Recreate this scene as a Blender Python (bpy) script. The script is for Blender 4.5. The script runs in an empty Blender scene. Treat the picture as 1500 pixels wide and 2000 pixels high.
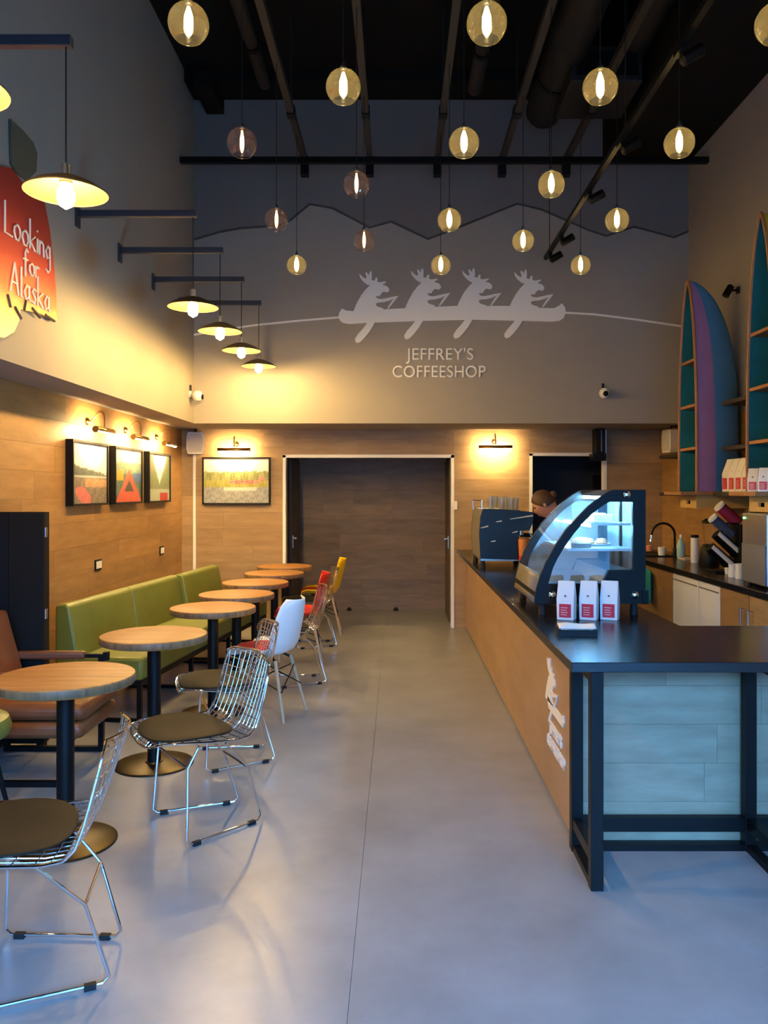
import bpy, bmesh, math, random
from mathutils import Vector, Matrix
random.seed(7)
sc = bpy.context.scene
COL = sc.collection
PI = math.pi
R = math.radians
EYE = 1.57

def S(r, g, b):
    f = lambda c: (c/255/12.92 if c/255 <= .04045 else ((c/255+.055)/1.055)**2.4)
    return (f(r), f(g), f(b), 1)

# ---------------------------------------------------------------- camera, world, daylight, exposure
cam = bpy.data.cameras.new('camera'); cam_o = bpy.data.objects.new('camera', cam); COL.objects.link(cam_o)
cam.sensor_fit = 'VERTICAL'; cam.sensor_height = 36; cam.lens = 28.8
cam.shift_x = -.0135; cam.shift_y = -.02; cam.clip_start = .05
cam_o.location = (0, 0, EYE); cam_o.rotation_euler = (R(90), 0, 0)
sc.camera = cam_o
W = bpy.data.worlds.new('world'); sc.world = W; W.use_nodes = True
bg = W.node_tree.nodes['Background']
bg.inputs[0].default_value = (.13, .42, 1.0, 1); bg.inputs[1].default_value = 24
# daylight enters through the shop window behind the camera (sky portal only guides sampling)
pl = bpy.data.lights.new('window_portal', 'AREA'); pl.shape = 'RECTANGLE'; pl.size = 4.8; pl.size_y = 3.0
pl.cycles.is_portal = True
po = bpy.data.objects.new('window_portal', pl); COL.objects.link(po)
po.location = (.45, -1.98, 1.6); po.rotation_euler = (R(90), 0, 0)
sc.view_settings.view_transform = 'Standard'; sc.view_settings.look = 'None'
sc.view_settings.gamma = 1; sc.view_settings.exposure = 1.05
sc.view_settings.use_curve_mapping = False
sc.cycles.max_bounces = 8; sc.cycles.diffuse_bounces = 4; sc.cycles.transparent_max_bounces = 24
sc.cycles.sample_clamp_indirect = 4; sc.cycles.blur_glossy = .6
BULB_WALL = 520; BULB_GLOBE = 12; BULB_GLOBE_DIM = 5; PICTURE_LAMP = 260; CASE_LED = 270

# ---------------------------------------------------------------- materials
MATS = {}
def mat(name, col, rough=.5, metal=0, noise=0, nscale=6, bump=0, emit=None, estr=0, coat=0, spec=.5, stretch=None, col2=None, rnd=0, trans=0, alpha=1):
    if name in MATS: return MATS[name]
    m = bpy.data.materials.new(name); m.use_nodes = True; MATS[name] = m
    nt = m.node_tree; N = nt.nodes; L = nt.links; p = N['Principled BSDF']
    p.inputs['Base Color'].default_value = col
    p.inputs['Roughness'].default_value = rough; p.inputs['Metallic'].default_value = metal
    p.inputs['Specular IOR Level'].default_value = spec
    p.inputs['Coat Weight'].default_value = coat; p.inputs['Coat Roughness'].default_value = .12
    p.inputs['Transmission Weight'].default_value = trans
    if emit: p.inputs['Emission Color'].default_value = emit; p.inputs['Emission Strength'].default_value = estr
    if noise or bump or col2 or rnd:
        geo = N.new('ShaderNodeNewGeometry'); oi = N.new('ShaderNodeObjectInfo')
        mp = N.new('ShaderNodeMapping'); mp.inputs['Scale'].default_value = stretch or (1, 1, 1)
        comb = N.new('ShaderNodeCombineXYZ'); mul = N.new('ShaderNodeMath'); mul.operation = 'MULTIPLY'; mul.inputs[1].default_value = 37 if rnd else 0
        L.new(oi.outputs['Random'], mul.inputs[0])
        for k in range(3): L.new(mul.outputs[0], comb.inputs[k])
        add = N.new('ShaderNodeVectorMath'); add.operation = 'ADD'
        L.new(geo.outputs['Position'], mp.inputs['Vector']); L.new(mp.outputs[0], add.inputs[0]); L.new(comb.outputs[0], add.inputs[1])
        nz = N.new('ShaderNodeTexNoise'); nz.inputs['Scale'].default_value = nscale; nz.inputs['Detail'].default_value = 6; nz.inputs['Roughness'].default_value = .62
        L.new(add.outputs[0], nz.inputs['Vector'])
        rp = N.new('ShaderNodeValToRGB'); rp.color_ramp.elements[0].position = .3; rp.color_ramp.elements[1].position = .72
        c2 = col2 or tuple([c*(1-noise) for c in col[:3]]+[1])
        rp.color_ramp.elements[0].color = c2; rp.color_ramp.elements[1].color = col
        L.new(nz.outputs['Fac'], rp.inputs[0])
        out = rp.outputs[0]
        if rnd:
            hs = N.new('ShaderNodeHueSaturation'); mr = N.new('ShaderNodeMapRange')
            mr.inputs['To Min'].default_value = 1-rnd; mr.inputs['To Max'].default_value = 1+rnd
            L.new(oi.outputs['Random'], mr.inputs[0]); L.new(mr.outputs[0], hs.inputs['Value']); L.new(out, hs.inputs['Color']); out = hs.outputs[0]
        L.new(out, p.inputs['Base Color'])
        if bump:
            b = N.new('ShaderNodeBump'); b.inputs['Strength'].default_value = bump; b.inputs['Distance'].default_value = .01
            L.new(nz.outputs['Fac'], b.inputs['Height']); L.new(b.outputs[0], p.inputs['Normal'])
    return m
def emis(name, col, strength):
    if name in MATS: return MATS[name]
    m = bpy.data.materials.new(name); m.use_nodes = True; MATS[name] = m
    nt = m.node_tree; nt.nodes.remove(nt.nodes['Principled BSDF'])
    e = nt.nodes.new('ShaderNodeEmission'); e.inputs[0].default_value = col; e.inputs[1].default_value = strength
    nt.links.new(e.outputs[0], nt.nodes['Material Output'].inputs[0]); return m
def glass(name, tint, gloss=.12, haze=0, hazecol=(1, 1, 1, 1), rough=.02):
    m = bpy.data.materials.new(name); m.use_nodes = True; MATS[name] = m
    nt = m.node_tree; N = nt.nodes; L = nt.links; N.remove(N['Principled BSDF'])
    t = N.new('ShaderNodeBsdfTransparent'); t.inputs[0].default_value = tint
    g = N.new('ShaderNodeBsdfGlossy'); g.inputs['Roughness'].default_value = rough
    lw = N.new('ShaderNodeLayerWeight'); lw.inputs[0].default_value = .35
    mr = N.new('ShaderNodeMapRange'); mr.inputs['To Min'].default_value = gloss*.4; mr.inputs['To Max'].default_value = min(1, gloss*4)
    L.new(lw.outputs['Facing'], mr.inputs[0])
    mx = N.new('ShaderNodeMixShader'); L.new(mr.outputs[0], mx.inputs[0]); L.new(t.outputs[0], mx.inputs[1]); L.new(g.outputs[0], mx.inputs[2])
    o = mx.outputs[0]
    if haze:
        d = N.new('ShaderNodeBsdfDiffuse'); d.inputs[0].default_value = hazecol
        tl = N.new('ShaderNodeBsdfTranslucent'); tl.inputs[0].default_value = hazecol
        m1 = N.new('ShaderNodeMixShader'); m1.inputs[0].default_value = .6; L.new(d.outputs[0], m1.inputs[1]); L.new(tl.outputs[0], m1.inputs[2])
        m2 = N.new('ShaderNodeMixShader'); m2.inputs[0].default_value = haze; L.new(o, m2.inputs[1]); L.new(m1.outputs[0], m2.inputs[2]); o = m2.outputs[0]
    L.new(o, N['Material Output'].inputs[0]); return m
def attr_mat(name, rough=.5, spec=.3):
    if name in MATS: return MATS[name]
    m = bpy.data.materials.new(name); m.use_nodes = True; MATS[name] = m
    nt = m.node_tree; a = nt.nodes.new('ShaderNodeAttribute'); a.attribute_name = 'print'
    p = nt.nodes['Principled BSDF']; p.inputs['Roughness'].default_value = rough; p.inputs['Specular IOR Level'].default_value = spec
    nt.links.new(a.outputs['Color'], p.inputs['Base Color']); return m

PAINT = mat('wall_paint', S(158, 150, 140), .85, noise=.06, nscale=2, spec=.2)
PAINT_DARK = mat('wall_paint_dark', S(124, 118, 112), .85, noise=.06, nscale=2, spec=.2)
WOOD_Y = mat('oak_planks_y', S(172, 131, 82), .5, col2=S(146, 108, 64), nscale=4, stretch=(4, .7, 4), rnd=.10, spec=.4)
WOOD_X = mat('oak_planks_x', S(172, 142, 104), .5, col2=S(146, 118, 82), nscale=4, stretch=(.7, 4, 4), rnd=.10, spec=.4)
WOOD_GREY = mat('grey_planks', S(140, 120, 98), .5, col2=S(114, 96, 78), nscale=4, stretch=(.7, 4, 4), rnd=.12, spec=.4)
WOOD_PALE = mat('pale_end_planks', S(168, 152, 126), .5, col2=S(142, 126, 102), nscale=4, stretch=(.8, 4, 4), rnd=.07, spec=.4)
PANEL = mat('counter_panel', S(184, 148, 108), .33, col2=S(158, 122, 84), nscale=4, stretch=(2, .5, 2), spec=.5)
TABLE = mat('table_oak', S(186, 136, 78), .48, col2=S(150, 102, 54), nscale=7, stretch=(.6, 6, 6), spec=.35)
DARKWOOD = mat('dark_wood', S(72, 62, 52), .5, noise=.3, nscale=5, stretch=(5, 5, .6))
FLOOR = mat('floor_vinyl', S(158, 158, 157), .33, col2=S(135, 135, 134), nscale=2.2, spec=.45)
BLACK = mat('black_metal', S(9, 10, 12), .45, spec=.22)
MATTE = mat('matte_black', S(20, 20, 21), .8, spec=.2)
CEIL = mat('ceiling_black', S(30, 28, 25), .9, noise=.3, nscale=3, spec=.1)
DUCT = mat('duct_black', S(22, 20, 18), .6, noise=.2, nscale=4)
PIPE = mat('pipe_dark', S(48, 43, 36), .5, noise=.2, nscale=4)
ARM = mat('lamp_arm_black', S(46, 50, 60), .4)
WHITE = mat('white_paint', S(232, 230, 226), .5)
LETTER = mat('letter_white', S(240, 236, 228), .6)
PLASTIC = mat('white_plastic', S(226, 222, 214), .4)
CHROME = mat('chrome', (.86, .87, .9, 1), .09, metal=1)
STEEL = mat('steel', (.6, .6, .6, 1), .28, metal=1)
BRASS = mat('brass', S(178, 140, 82), .3, metal=1)
SHADE = mat('lamp_shade_cream', S(92, 80, 56), .5, metal=.6)
BRONZE = mat('bronze_base', S(70, 60, 42), .36, metal=.85)
OLIVE = mat('olive_leather', S(38, 31, 20), .7, spec=.2, noise=.15, nscale=20)
GREEN = mat('green_leather', S(118, 124, 52), .4, col2=S(104, 110, 42), nscale=3, spec=.5)
TAN = mat('tan_leather', S(140, 84, 50), .42, col2=S(114, 64, 36), nscale=4)
REDF = mat('red_fabric', S(176, 28, 36), .8)
REDP = mat('red_plastic', S(214, 40, 30), .35)
YELP = mat('yellow_plastic', S(246, 196, 16), .35)
WHTP = mat('white_shell', S(228, 232, 238), .35)
LEGW = mat('beech_leg', S(196, 168, 132), .5, noise=.15, nscale=10, stretch=(6, 6, .6))
STONE = mat('black_worktop', S(26, 27, 30), .22, noise=.25, nscale=60, spec=.5)
TOP = mat('counter_top_black', S(20, 22, 26), .24, spec=.5)
TEAL = mat('teal_paint', S(24, 118, 124), .6, noise=.3, nscale=5)
PURPLE = mat('purple_paint', S(166, 122, 172), .6, noise=.12, nscale=5)
BLUE = mat('blue_paint', S(74, 144, 190), .6, noise=.2, nscale=4)
YELLOW = mat('yellow_paint', S(222, 190, 40), .6, noise=.2, nscale=4)
GUNWALE = mat('gunwale_wood', S(178, 120, 70), .5, noise=.3, nscale=8)
SHELFDK = mat('dark_shelf', S(52, 44, 38), .6, noise=.3, nscale=6)
BAG = mat('bag_white', S(232, 228, 222), .5)
LABEL = mat('label_red', S(206, 40, 58), .5)
NAVY = mat('machine_navy', S(14, 20, 30), .35, spec=.4)
GREYP = mat('machine_grey', S(112, 106, 98), .45)
RUBBER = mat('rubber', S(14, 14, 15), .7)
CABW = mat('cabinet_white', S(226, 226, 226), .4)
CORDM = mat('cord', S(22, 20, 18), .7)
SKIN = mat('skin', S(206, 150, 124), .5)
HAIR = mat('hair', S(82, 54, 34), .6, noise=.4, nscale=60)
SHIRT = mat('shirt', S(220, 220, 226), .8)
TROUS = mat('trousers', S(40, 42, 50), .8)
GLASS = glass('clear_glass', (.97, .98, .98, 1), .10)
GLASSCASE = glass('case_glass', (.90, .93, .94, 1), .16)
AMBER = glass('amber_globe_glass', (.97, .93, .76, 1), .16, haze=.075, hazecol=(1, .86, .46, 1))
CLEAR = glass('smoky_globe_glass', (.93, .86, .82, 1), .15, haze=.03, hazecol=(1, .75, .6, 1))
PANE = glass('window_glass', (.96, .98, .98, 1), .06)
E_WALL = emis('bulb_warm', (1, .64, .21, 1), BULB_WALL)
E_GLOBE = emis('bulb_amber', (1, .72, .30, 1), BULB_GLOBE)
E_DIM = emis('bulb_orange', (1, .46, .16, 1), BULB_GLOBE_DIM)
E_PIC = emis('picture_lamp_tube', (1, .70, .30, 1), PICTURE_LAMP)
E_LED = emis('case_led', (.22, .62, 1, 1), CASE_LED)
E_GREEN = emis('green_led', (.1, 1, .2, 1), 4)
E_FIL = emis('bulb_tip', (1, .8, .45, 1), 6)

# ---------------------------------------------------------------- mesh helpers
class MB:
    def __init__(s): s.v = []; s.f = []
    def add(s, vs, fs):
        o = len(s.v); s.v += [tuple(p) for p in vs]; s.f += [tuple(i+o for i in f) for f in fs]; return s
    def box(s, x0, y0, z0, x1, y1, z1, M=None):
        x0, x1 = sorted((x0, x1)); y0, y1 = sorted((y0, y1)); z0, z1 = sorted((z0, z1))
        vs = [(x0, y0, z0), (x1, y0, z0), (x1, y1, z0), (x0, y1, z0), (x0, y0, z1), (x1, y0, z1), (x1, y1, z1), (x0, y1, z1)]
        if M: vs = [M @ Vector(p) for p in vs]
        return s.add(vs, [(3, 2, 1, 0), (4, 5, 6, 7), (0, 1, 5, 4), (1, 2, 6, 5), (2, 3, 7, 6), (3, 0, 4, 7)])
    def tube(s, pts, r, n=8, cyc=False):
        pts = [Vector(p) for p in pts]; m = len(pts); rs = r if isinstance(r, (list, tuple)) else [r]*m
        vs = []; prev = None
        for i, p in enumerate(pts):
            a = pts[i-1] if (i > 0 or cyc) else p; b = pts[(i+1) % m] if (i < m-1 or cyc) else p
            t = (b-a).normalized() if (b-a).length > 1e-9 else Vector((0, 0, 1))
            if prev is None:
                u = t.orthogonal().normalized()
            else:
                u = prev-t*prev.dot(t); u = u.normalized() if u.length > 1e-6 else t.orthogonal().normalized()
            prev = u; w = t.cross(u)
            for k in range(n):
                an = 2*PI*k/n; vs.append(p+(u*math.cos(an)+w*math.sin(an))*rs[i])
        fs = []
        for i in range(m if cyc else m-1):
            j = (i+1) % m
            for k in range(n): fs.append((i*n+k, i*n+(k+1) % n, j*n+(k+1) % n, j*n+k))
        if not cyc:
            fs.append(tuple(range(n-1, -1, -1))); fs.append(tuple((m-1)*n+k for k in range(n)))
        return s.add(vs, fs)
    def lathe(s, prof, n=24, c=(0, 0, 0), M=None):
        vs = []; fs = []
        for r, z in prof:
            for k in range(n):
                a = 2*PI*k/n; p = Vector((c[0]+r*math.cos(a), c[1]+r*math.sin(a), c[2]+z)) if not M else M @ Vector((r*math.cos(a), r*math.sin(a), z))
                vs.append(p)
        m = len(prof)
        for i in range(m-1):
            for k in range(n): fs.append((i*n+k, i*n+(k+1) % n, (i+1)*n+(k+1) % n, (i+1)*n+k))
        if prof[0][0] > 1e-6: fs.append(tuple(range(n-1, -1, -1)))
        if prof[-1][0] > 1e-6: fs.append(tuple((m-1)*n+k for k in range(n)))
        return s.add(vs, fs)
    def lathe_open(s, prof, n=24, c=(0, 0, 0)):
        vs = []; fs = []; m = len(prof)
        for r, z in prof:
            for k in range(n):
                a = 2*PI*k/n; vs.append((c[0]+r*math.cos(a), c[1]+r*math.sin(a), c[2]+z))
        for i in range(m-1):
            for k in range(n): fs.append((i*n+k, i*n+(k+1) % n, (i+1)*n+(k+1) % n, (i+1)*n+k))
        return s.add(vs, fs)
    def prism(s, poly, fa, fb):
        n = len(poly); vs = [fa(p) for p in poly]+[fb(p) for p in poly]
        fs = [tuple(range(n)), tuple(range(2*n-1, n-1, -1))]+[(i, i+n, (i+1) % n+n, (i+1) % n) for i in range(n)]
        return s.add(vs, fs)
    def ring(s, outer, inner, fa, fb):
        n = len(outer); vs = [fa(p) for p in outer]+[fa(p) for p in inner]+[fb(p) for p in outer]+[fb(p) for p in inner]
        fs = []
        for i in range(n):
            j = (i+1) % n
            fs += [(i, j, n+j, n+i), (2*n+i, 3*n+i, 3*n+j, 2*n+j), (i, 2*n+i, 2*n+j, j), (n+i, n+j, 3*n+j, 3*n+i)]
        return s.add(vs, fs)
    def grid(s, fn, nu, nv):
        vs = [fn(i/nu, j/nv) for j in range(nv+1) for i in range(nu+1)]
        fs = [(j*(nu+1)+i, j*(nu+1)+i+1, (j+1)*(nu+1)+i+1, (j+1)*(nu+1)+i) for j in range(nv) for i in range(nu)]
        return s.add(vs, fs)
    def mesh(s, name, smooth=False):
        me = bpy.data.meshes.new(name); me.from_pydata(s.v, [], s.f)
        bm = bmesh.new(); bm.from_mesh(me); bmesh.ops.recalc_face_normals(bm, faces=bm.faces); bm.to_mesh(me); bm.free()
        if smooth:
            me.polygons.foreach_set('use_smooth', [True]*len(me.polygons)); me.set_sharp_from_angle(angle=R(42))
        me.update(); return me
    def build(s, name, m, parent=None, smooth=False, bevel=0, solid=0, sub=0, loc=None, rotz=0):
        me = s.mesh(name, smooth)
        if m: me.materials.append(m)
        o = bpy.data.objects.new(name, me); COL.objects.link(o)
        if parent: o.parent = parent
        if loc: o.location = loc
        if rotz: o.rotation_euler = (0, 0, rotz)
        if solid:
            md = o.modifiers.new('solid', 'SOLIDIFY'); md.thickness = solid; md.offset = 0
        if sub:
            md = o.modifiers.new('sub', 'SUBSURF'); md.levels = sub; md.render_levels = sub
        if bevel:
            md = o.modifiers.new('bevel', 'BEVEL'); md.width = bevel; md.segments = 2; md.limit_method = 'ANGLE'; md.angle_limit = R(40)
        return o
def B(*a): return MB().box(*a)
def tag(o, label=None, cat=None, group=None, kind=None):
    if label: o['label'] = label
    if cat: o['category'] = cat
    if group: o['group'] = group
    if kind: o['kind'] = kind
    return o
def thing(name, label, cat, loc=(0, 0, 0), rotz=0, group=None):
    o = bpy.data.objects.new(name, None); COL.objects.link(o); o.empty_display_size = .1
    o.location = loc; o.rotation_euler = (0, 0, rotz); return tag(o, label, cat, group)
def struct(o): o['kind'] = 'structure'; return o
def copy_tree(o, parent=None):
    c = o.copy(); COL.objects.link(c); c.parent = parent
    for ch in list(o.children): copy_tree(ch, c)
    return c
UNIT = B(-.5, -.5, -.5, .5, .5, .5).mesh('plank')
def planks(parent, m, plane, pos, u0, v0, u1, v1, row=.19, ln=1.3, th=.012, seed=0):
    """cover a rectangle of a wall with staggered boards; plane 'x' (u=Y) or 'y' (u=X), v=Z, pos = front face, sign = room side"""
    rg = random.Random(seed); key = 'plank_'+m.name
    me = bpy.data.meshes.get(key)
    if not me: me = UNIT.copy(); me.name = key; me.materials.append(m)
    v = v0; k = 0; g = .0012
    while v < v1-1e-4:
        ve = min(v+row, v1); u = u0-rg.random()*ln*.8
        if u1-u0 < ln*.6: u = u0
        while u < u1-1e-4:
            ue = u+ln*(.85+.3*rg.random()); a = max(u, u0); b = min(ue, u1)
            if u1-b < .12: b = u1; ue = u1+1
            if b-a > .02:
                o = bpy.data.objects.new('plank', me); COL.objects.link(o); o.parent = parent
                t = th+rg.random()*.0015
                if plane == 'x+': o.location = (pos-t/2+.0015, (a+b)/2, (v+ve)/2); o.scale = (t, b-a-g, ve-v-g)
                elif plane == 'x-': o.location = (pos+t/2-.0015, (a+b)/2, (v+ve)/2); o.scale = (t, b-a-g, ve-v-g)
                else: o.location = ((a+b)/2, pos+t/2-.0015, (v+ve)/2); o.scale = (b-a-g, t, ve-v-g)
            u = ue
        v = ve
def textmesh(txt, size, extrude, M, m, parent, name='lettering', align='CENTER', spacing=1.0, bold=0):
    cu = bpy.data.curves.new('t', 'FONT'); cu.body = txt; cu.size = size; cu.extrude = extrude; cu.align_x = align; cu.space_character = spacing; cu.offset = bold
    o = bpy.data.objects.new('t', cu); COL.objects.link(o)
    dg = bpy.context.evaluated_depsgraph_get(); dg.update()
    me = bpy.data.meshes.new_from_object(o.evaluated_get(dg)); bpy.data.objects.remove(o)
    me.transform(M); me.materials.clear(); me.materials.append(m); me.name = name
    q = bpy.data.objects.new(name, me); COL.objects.link(q); q.parent = parent; return q
F = 1600.
def atY(px, py, y): return ((px-777)*y/F, y, EYE+(960-py)*y/F)        # a point of a wall facing the room at depth y
def atX(px, py, x): y = x*F/(px-777); return (x, y, EYE+(960-py)*y/F)  # a point of a side wall at x

# ================================================================ SETTING
XL, XLU, XR = -2.49, -2.14, 3.05           # left wood wall, left painted wall above, right wall
YB, YU, YF = 9.44, 8.60, -2.0              # back wood wall, painted wall above it, front glazing
ZS, ZC = 2.285, 5.80                       # soffit, ceiling
fl = struct(B(-3.2, YF-.3, -.12, 3.6, 11.4, -.006).build('floor', mat('floor_bed', S(120, 117, 114), .8)))
for i, (a, b) in enumerate(((-3.2, -2.151), (-2.149, -.151), (-.1495, 1.849), (1.851, 3.6))):
    MB().box(a, YF-.3, -.006, b, 11.4, 0).build('sheet', FLOOR, fl)
ce = struct(B(-3.2, YF-.3, ZC, 3.6, 9.2, ZC+.2).build('ceiling', CEIL))
MB().box(2.15, YF, 5.02, 3.05, YU, ZC).build('bulkhead', CEIL, ce)
MB().box(-2.14, 8.2, 5.68, 3.05, YU, ZC).build('beam', CEIL, ce)
MB().box(-2.14, 6.3, 5.62, 3.05, 6.7, ZC).build('beam', CEIL, ce)
MB().box(-2.14, 4.2, 5.62, 3.05, 4.6, ZC).build('beam', CEIL, ce)
MB().box(-2.0, 8.0, 5.52, -1.82, 8.58, 5.68).build('beam', CEIL, ce)
wl = struct(B(-2.75, YF-.3, 0, XL-.014, 11.4, ZS).build('wall_left', DARKWOOD))
planks(wl, WOOD_Y, 'x+', XL, 3.6, 0, YB, ZS, seed=1)
B(XL-.013, YF, 0, XL, 3.6, ZS).build('panel', WOOD_Y, wl)
struct(B(-2.75, YF-.3, ZS, XLU, 9.9, ZC+.1).build('wall_left_upper', PAINT))
wbu = struct(B(XLU, YU, ZS, 3.4, 9.9, ZC+.1).build('wall_back_upper', PAINT))
MT = [(385, 468), (430, 453), (470, 446), (545, 441), (565, 432), (605, 399), (650, 407), (722, 445), (764, 433), (836, 467), (899, 443), (1010, 398), (1058, 410), (1148, 449), (1184, 461), (1238, 443), (1316, 464), (1344, 452)]
MTW = [(atY(x, y, YU)[0], atY(x, y, YU)[2]) for x, y in MT]
MTW[0] = (XLU+.002, MTW[0][1]); MTW[-1] = (XR-.002, MTW[-1][1])
poly = MTW+[(XR-.002, ZC), (XLU+.002, ZC)]
MB().prism(poly, lambda p: (p[0], YU-.004, p[1]), lambda p: (p[0], YU+.01, p[1])).build('panel', PAINT_DARK, wbu)
MB().tube([(x, YU-.004, z) for x, z in MTW], .011, 6).build('mountain_line', mat('line_grey', S(70, 68, 68), .8), wbu)
wr = struct(B(XR+.014, YF-.3, 0, 3.4, 11.4, ZC+.1).build('wall_right', PAINT))
planks(wr, WOOD_Y, 'x-', XR, 4.9, .85, YB, ZS, seed=2)
B(XR, YF, 0, XR+.013, 4.9, ZS).build('panel', WOOD_Y, wr); B(XR, 4.9, 0, XR+.013, YB, .85).build('panel', WOOD_Y, wr)
B(XR, YF, ZS, XR+.013, YU, ZC).build('panel', PAINT, wr)
# back wood wall with two openings
DX0, DX1, DZ = -1.32, .643, 1.99
EX0, EX1, EZ = 1.52, 2.40, 2.01
wb = struct(MB().box(XL-.2, YB+.014, 0, DX0, YB+.14, ZS).box(DX0, YB+.014, DZ, DX1, YB+.14, ZS).box(DX1, YB+.014, 0, EX0, YB+.14, ZS)
            .box(EX0, YB+.014, EZ, EX1, YB+.14, ZS).box(EX1, YB+.014, 0, 3.3, YB+.14, ZS).build('wall_back', DARKWOOD))
for i, q in enumerate(((XL, 0, DX0, ZS), (DX0, DZ, DX1, ZS), (DX1, 0, EX0, ZS), (EX0, EZ, EX1, ZS), (EX1, 0, XR, ZS))):
    planks(wb, WOOD_X, 'y', YB, *q, seed=10+i)
t = .03
struct(MB().box(DX0-.005, YB-.012, 0, DX0+t, YB+.1, DZ).box(DX1-t, YB-.012, 0, DX1+.005, YB+.1, DZ).box(DX0-.005, YB-.012, DZ-t, DX1+.005, YB+.1, DZ+.005).build('trim_1', WHITE))
struct(MB().box(EX0-.005, YB-.012, 0, EX0+t, YB+.1, EZ).box(EX1-t, YB-.012, 0, EX1+.005, YB+.1, ZS-.003).box(EX0-.005, YB-.012, EZ-t, EX1-.12, YB+.1, EZ+.005).build('trim_2', WHITE))
# recess behind the wide opening
YR = 10.9
rb = struct(B(-1.7, YR+.014, 0, 1.0, YR+.15, 2.3).build('wall_recess', DARKWOOD))
planks(rb, WOOD_GREY, 'y', YR, DX0, 0, DX1, 2.2, row=.2, ln=1.0, seed=31)
struct(B(DX0-.12, YB+.14, 0, DX0-.002, YR+.012, 2.2).build('wall_recess_left', DARKWOOD))
struct(B(DX1+.002, YB+.14, 0, DX1+.12, YR+.012, 2.2).build('wall_recess_right', DARKWOOD))
struct(B(DX0-.12, YB+.14, 2.2, DX1+.12, YR+.012, 2.3).build('ceiling_recess', DARKWOOD))
def door_leaf(name, x, y0, y1, side, hy):
    d = struct(B(x, y0, .01, x+side*.03, y1, 1.96).build(name, mat('door_brown', S(88, 76, 62), .5, noise=.2, nscale=5, stretch=(4, 4, .5)), bevel=.003))
    e = x+side*.03
    h = MB().tube([(e, hy, 1.0), (e+side*.05, hy, 1.0), (e+side*.05, hy-.12, 1.0)], .009, 8).box(e, hy-.02, .88, e+side*.008, hy+.02, 1.03).build('handle', STEEL, d, smooth=True)
    return d
door_leaf('door_1', DX0, YB+.5, YR-.12, 1, YB+.62)
door_leaf('door_2', DX1, YB+.35, YB+1.15, -1, YB+.48)
for px, lb in ((682, 'small dark door stop on recess floor beneath grey planks, one nearer the chairs'), (773, 'small dark door stop on recess floor beneath grey planks, one nearer the counter')):
    x = (px-777)*10.8/F
    o = MB().lathe([(.03, 0), (.032, .02), (.02, .04), (.001, .045)], 14).build('door_stop', RUBBER, smooth=True, loc=(x, 10.8, 0)); tag(o, lb, 'door stop', 'door stops in the recess')
# passage behind the narrow opening
struct(B(1.2, 10.6, 0, 3.3, 10.7, 2.3).build('wall_passage', mat('passage_dark', S(46, 50, 54), .7)))
struct(B(EX0-.12, YB+.14, 0, EX0-.004, 10.6, 2.3).build('wall_passage_left', MATTE)); struct(B(EX1+.35, YB+.14, 0, EX1+.45, 10.6, 2.3).build('wall_passage_right', mat('passage_ochre', S(120, 90, 50), .7)))
struct(B(EX0-.12, YB+.14, 2.2, EX1+.45, 10.6, 2.3).build('ceiling_passage', MATTE))
# shop window behind the camera
wf = struct(MB().box(-2.75, YF-.25, 0, -1.98, YF, ZC).box(2.9, YF-.25, 0, 3.4, YF, ZC).box(-1.98, YF-.25, 3.15, 2.9, YF, ZC).box(-1.98, YF-.25, 0, 2.9, YF, .08).build('wall_front', PAINT))
win = struct(MB().box(-1.98, YF-.12, .08, -1.92, YF-.06, 3.15).box(2.84, YF-.12, .08, 2.9, YF-.06, 3.15).box(-1.98, YF-.12, .08, 2.9, YF-.06, .14).box(-1.98, YF-.12, 3.09, 2.9, YF-.06, 3.15)
             .box(-.4, YF-.12, .1, -.34, YF-.06, 3.1).box(1.26, YF-.12, .1, 1.32, YF-.06, 3.1).build('window_1', BLACK))
for a, b in ((-1.92, -.4), (-.34, 1.26), (1.32, 2.84)):
    MB().box(a, YF-.094, .14, b, YF-.088, 3.09).build('pane', PANE, win)

struct(B(-40, -60, -.3, 40, YF-.31, -.15).build('added_ground_outside', mat('added_asphalt', S(70, 70, 72), .9, noise=.2, nscale=3)))  # unseen invented street, dark so little light comes up through the window

bo_ = struct(B(-30, -17, -.15, 30, -16, 5.6).build('added_building_outside', mat('added_facade_grey', S(120, 116, 110), .9, noise=.1, nscale=1)))  # unseen building, added to block low sky so daylight stays on the near floor
for k in range(12):
    for z in (.6, 3.4): B(-18+k*3, -15.99, z, -16.6+k*3, -15.95, z+1.5).build('window', mat('added_facade_glass', S(40, 46, 54), .1), bo_)

# ================================================================ CEILING SERVICES
RZ = EYE+3.311
def rail(x, label):
    t_ = thing('lighting_rail', label, 'rail', (x, 1.0, RZ), 0, 'pendant rails under the ceiling')
    B(-.028, 0, -.03, .028, 7.15, .03).build('channel', PIPE, t_)
    B(-.04, 7.15, -.16, .04, 7.23, .03).build('end_bracket', BLACK, t_, bevel=.004)
    for y in (1.4, 4.22, 6.15):
        MB().tube([(0, y, .03), (0, y, ZC-RZ)], .008, 6).build('hanger', CORDM, t_)
        B(-.036, y-.05, -.04, .036, y+.05, .04).build('clamp', BLACK, t_)
RX = (-.93, -.28, .395, 1.04, 1.68)
for x, lb in zip(RX, ('first', 'second', 'third', 'fourth', 'fifth')):
    rail(x, f'dark ceiling rail carrying globe pendants, {lb} counted from the poster wall')
o = B(XLU+.002, 8.02, EYE+3.28-.055, XR-.002, 8.08, EYE+3.28).build('cross_rail', BLACK); o.location.z = .0
tag(o, 'long black cross rail spanning wall to wall under the ceiling', 'rail')
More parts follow.
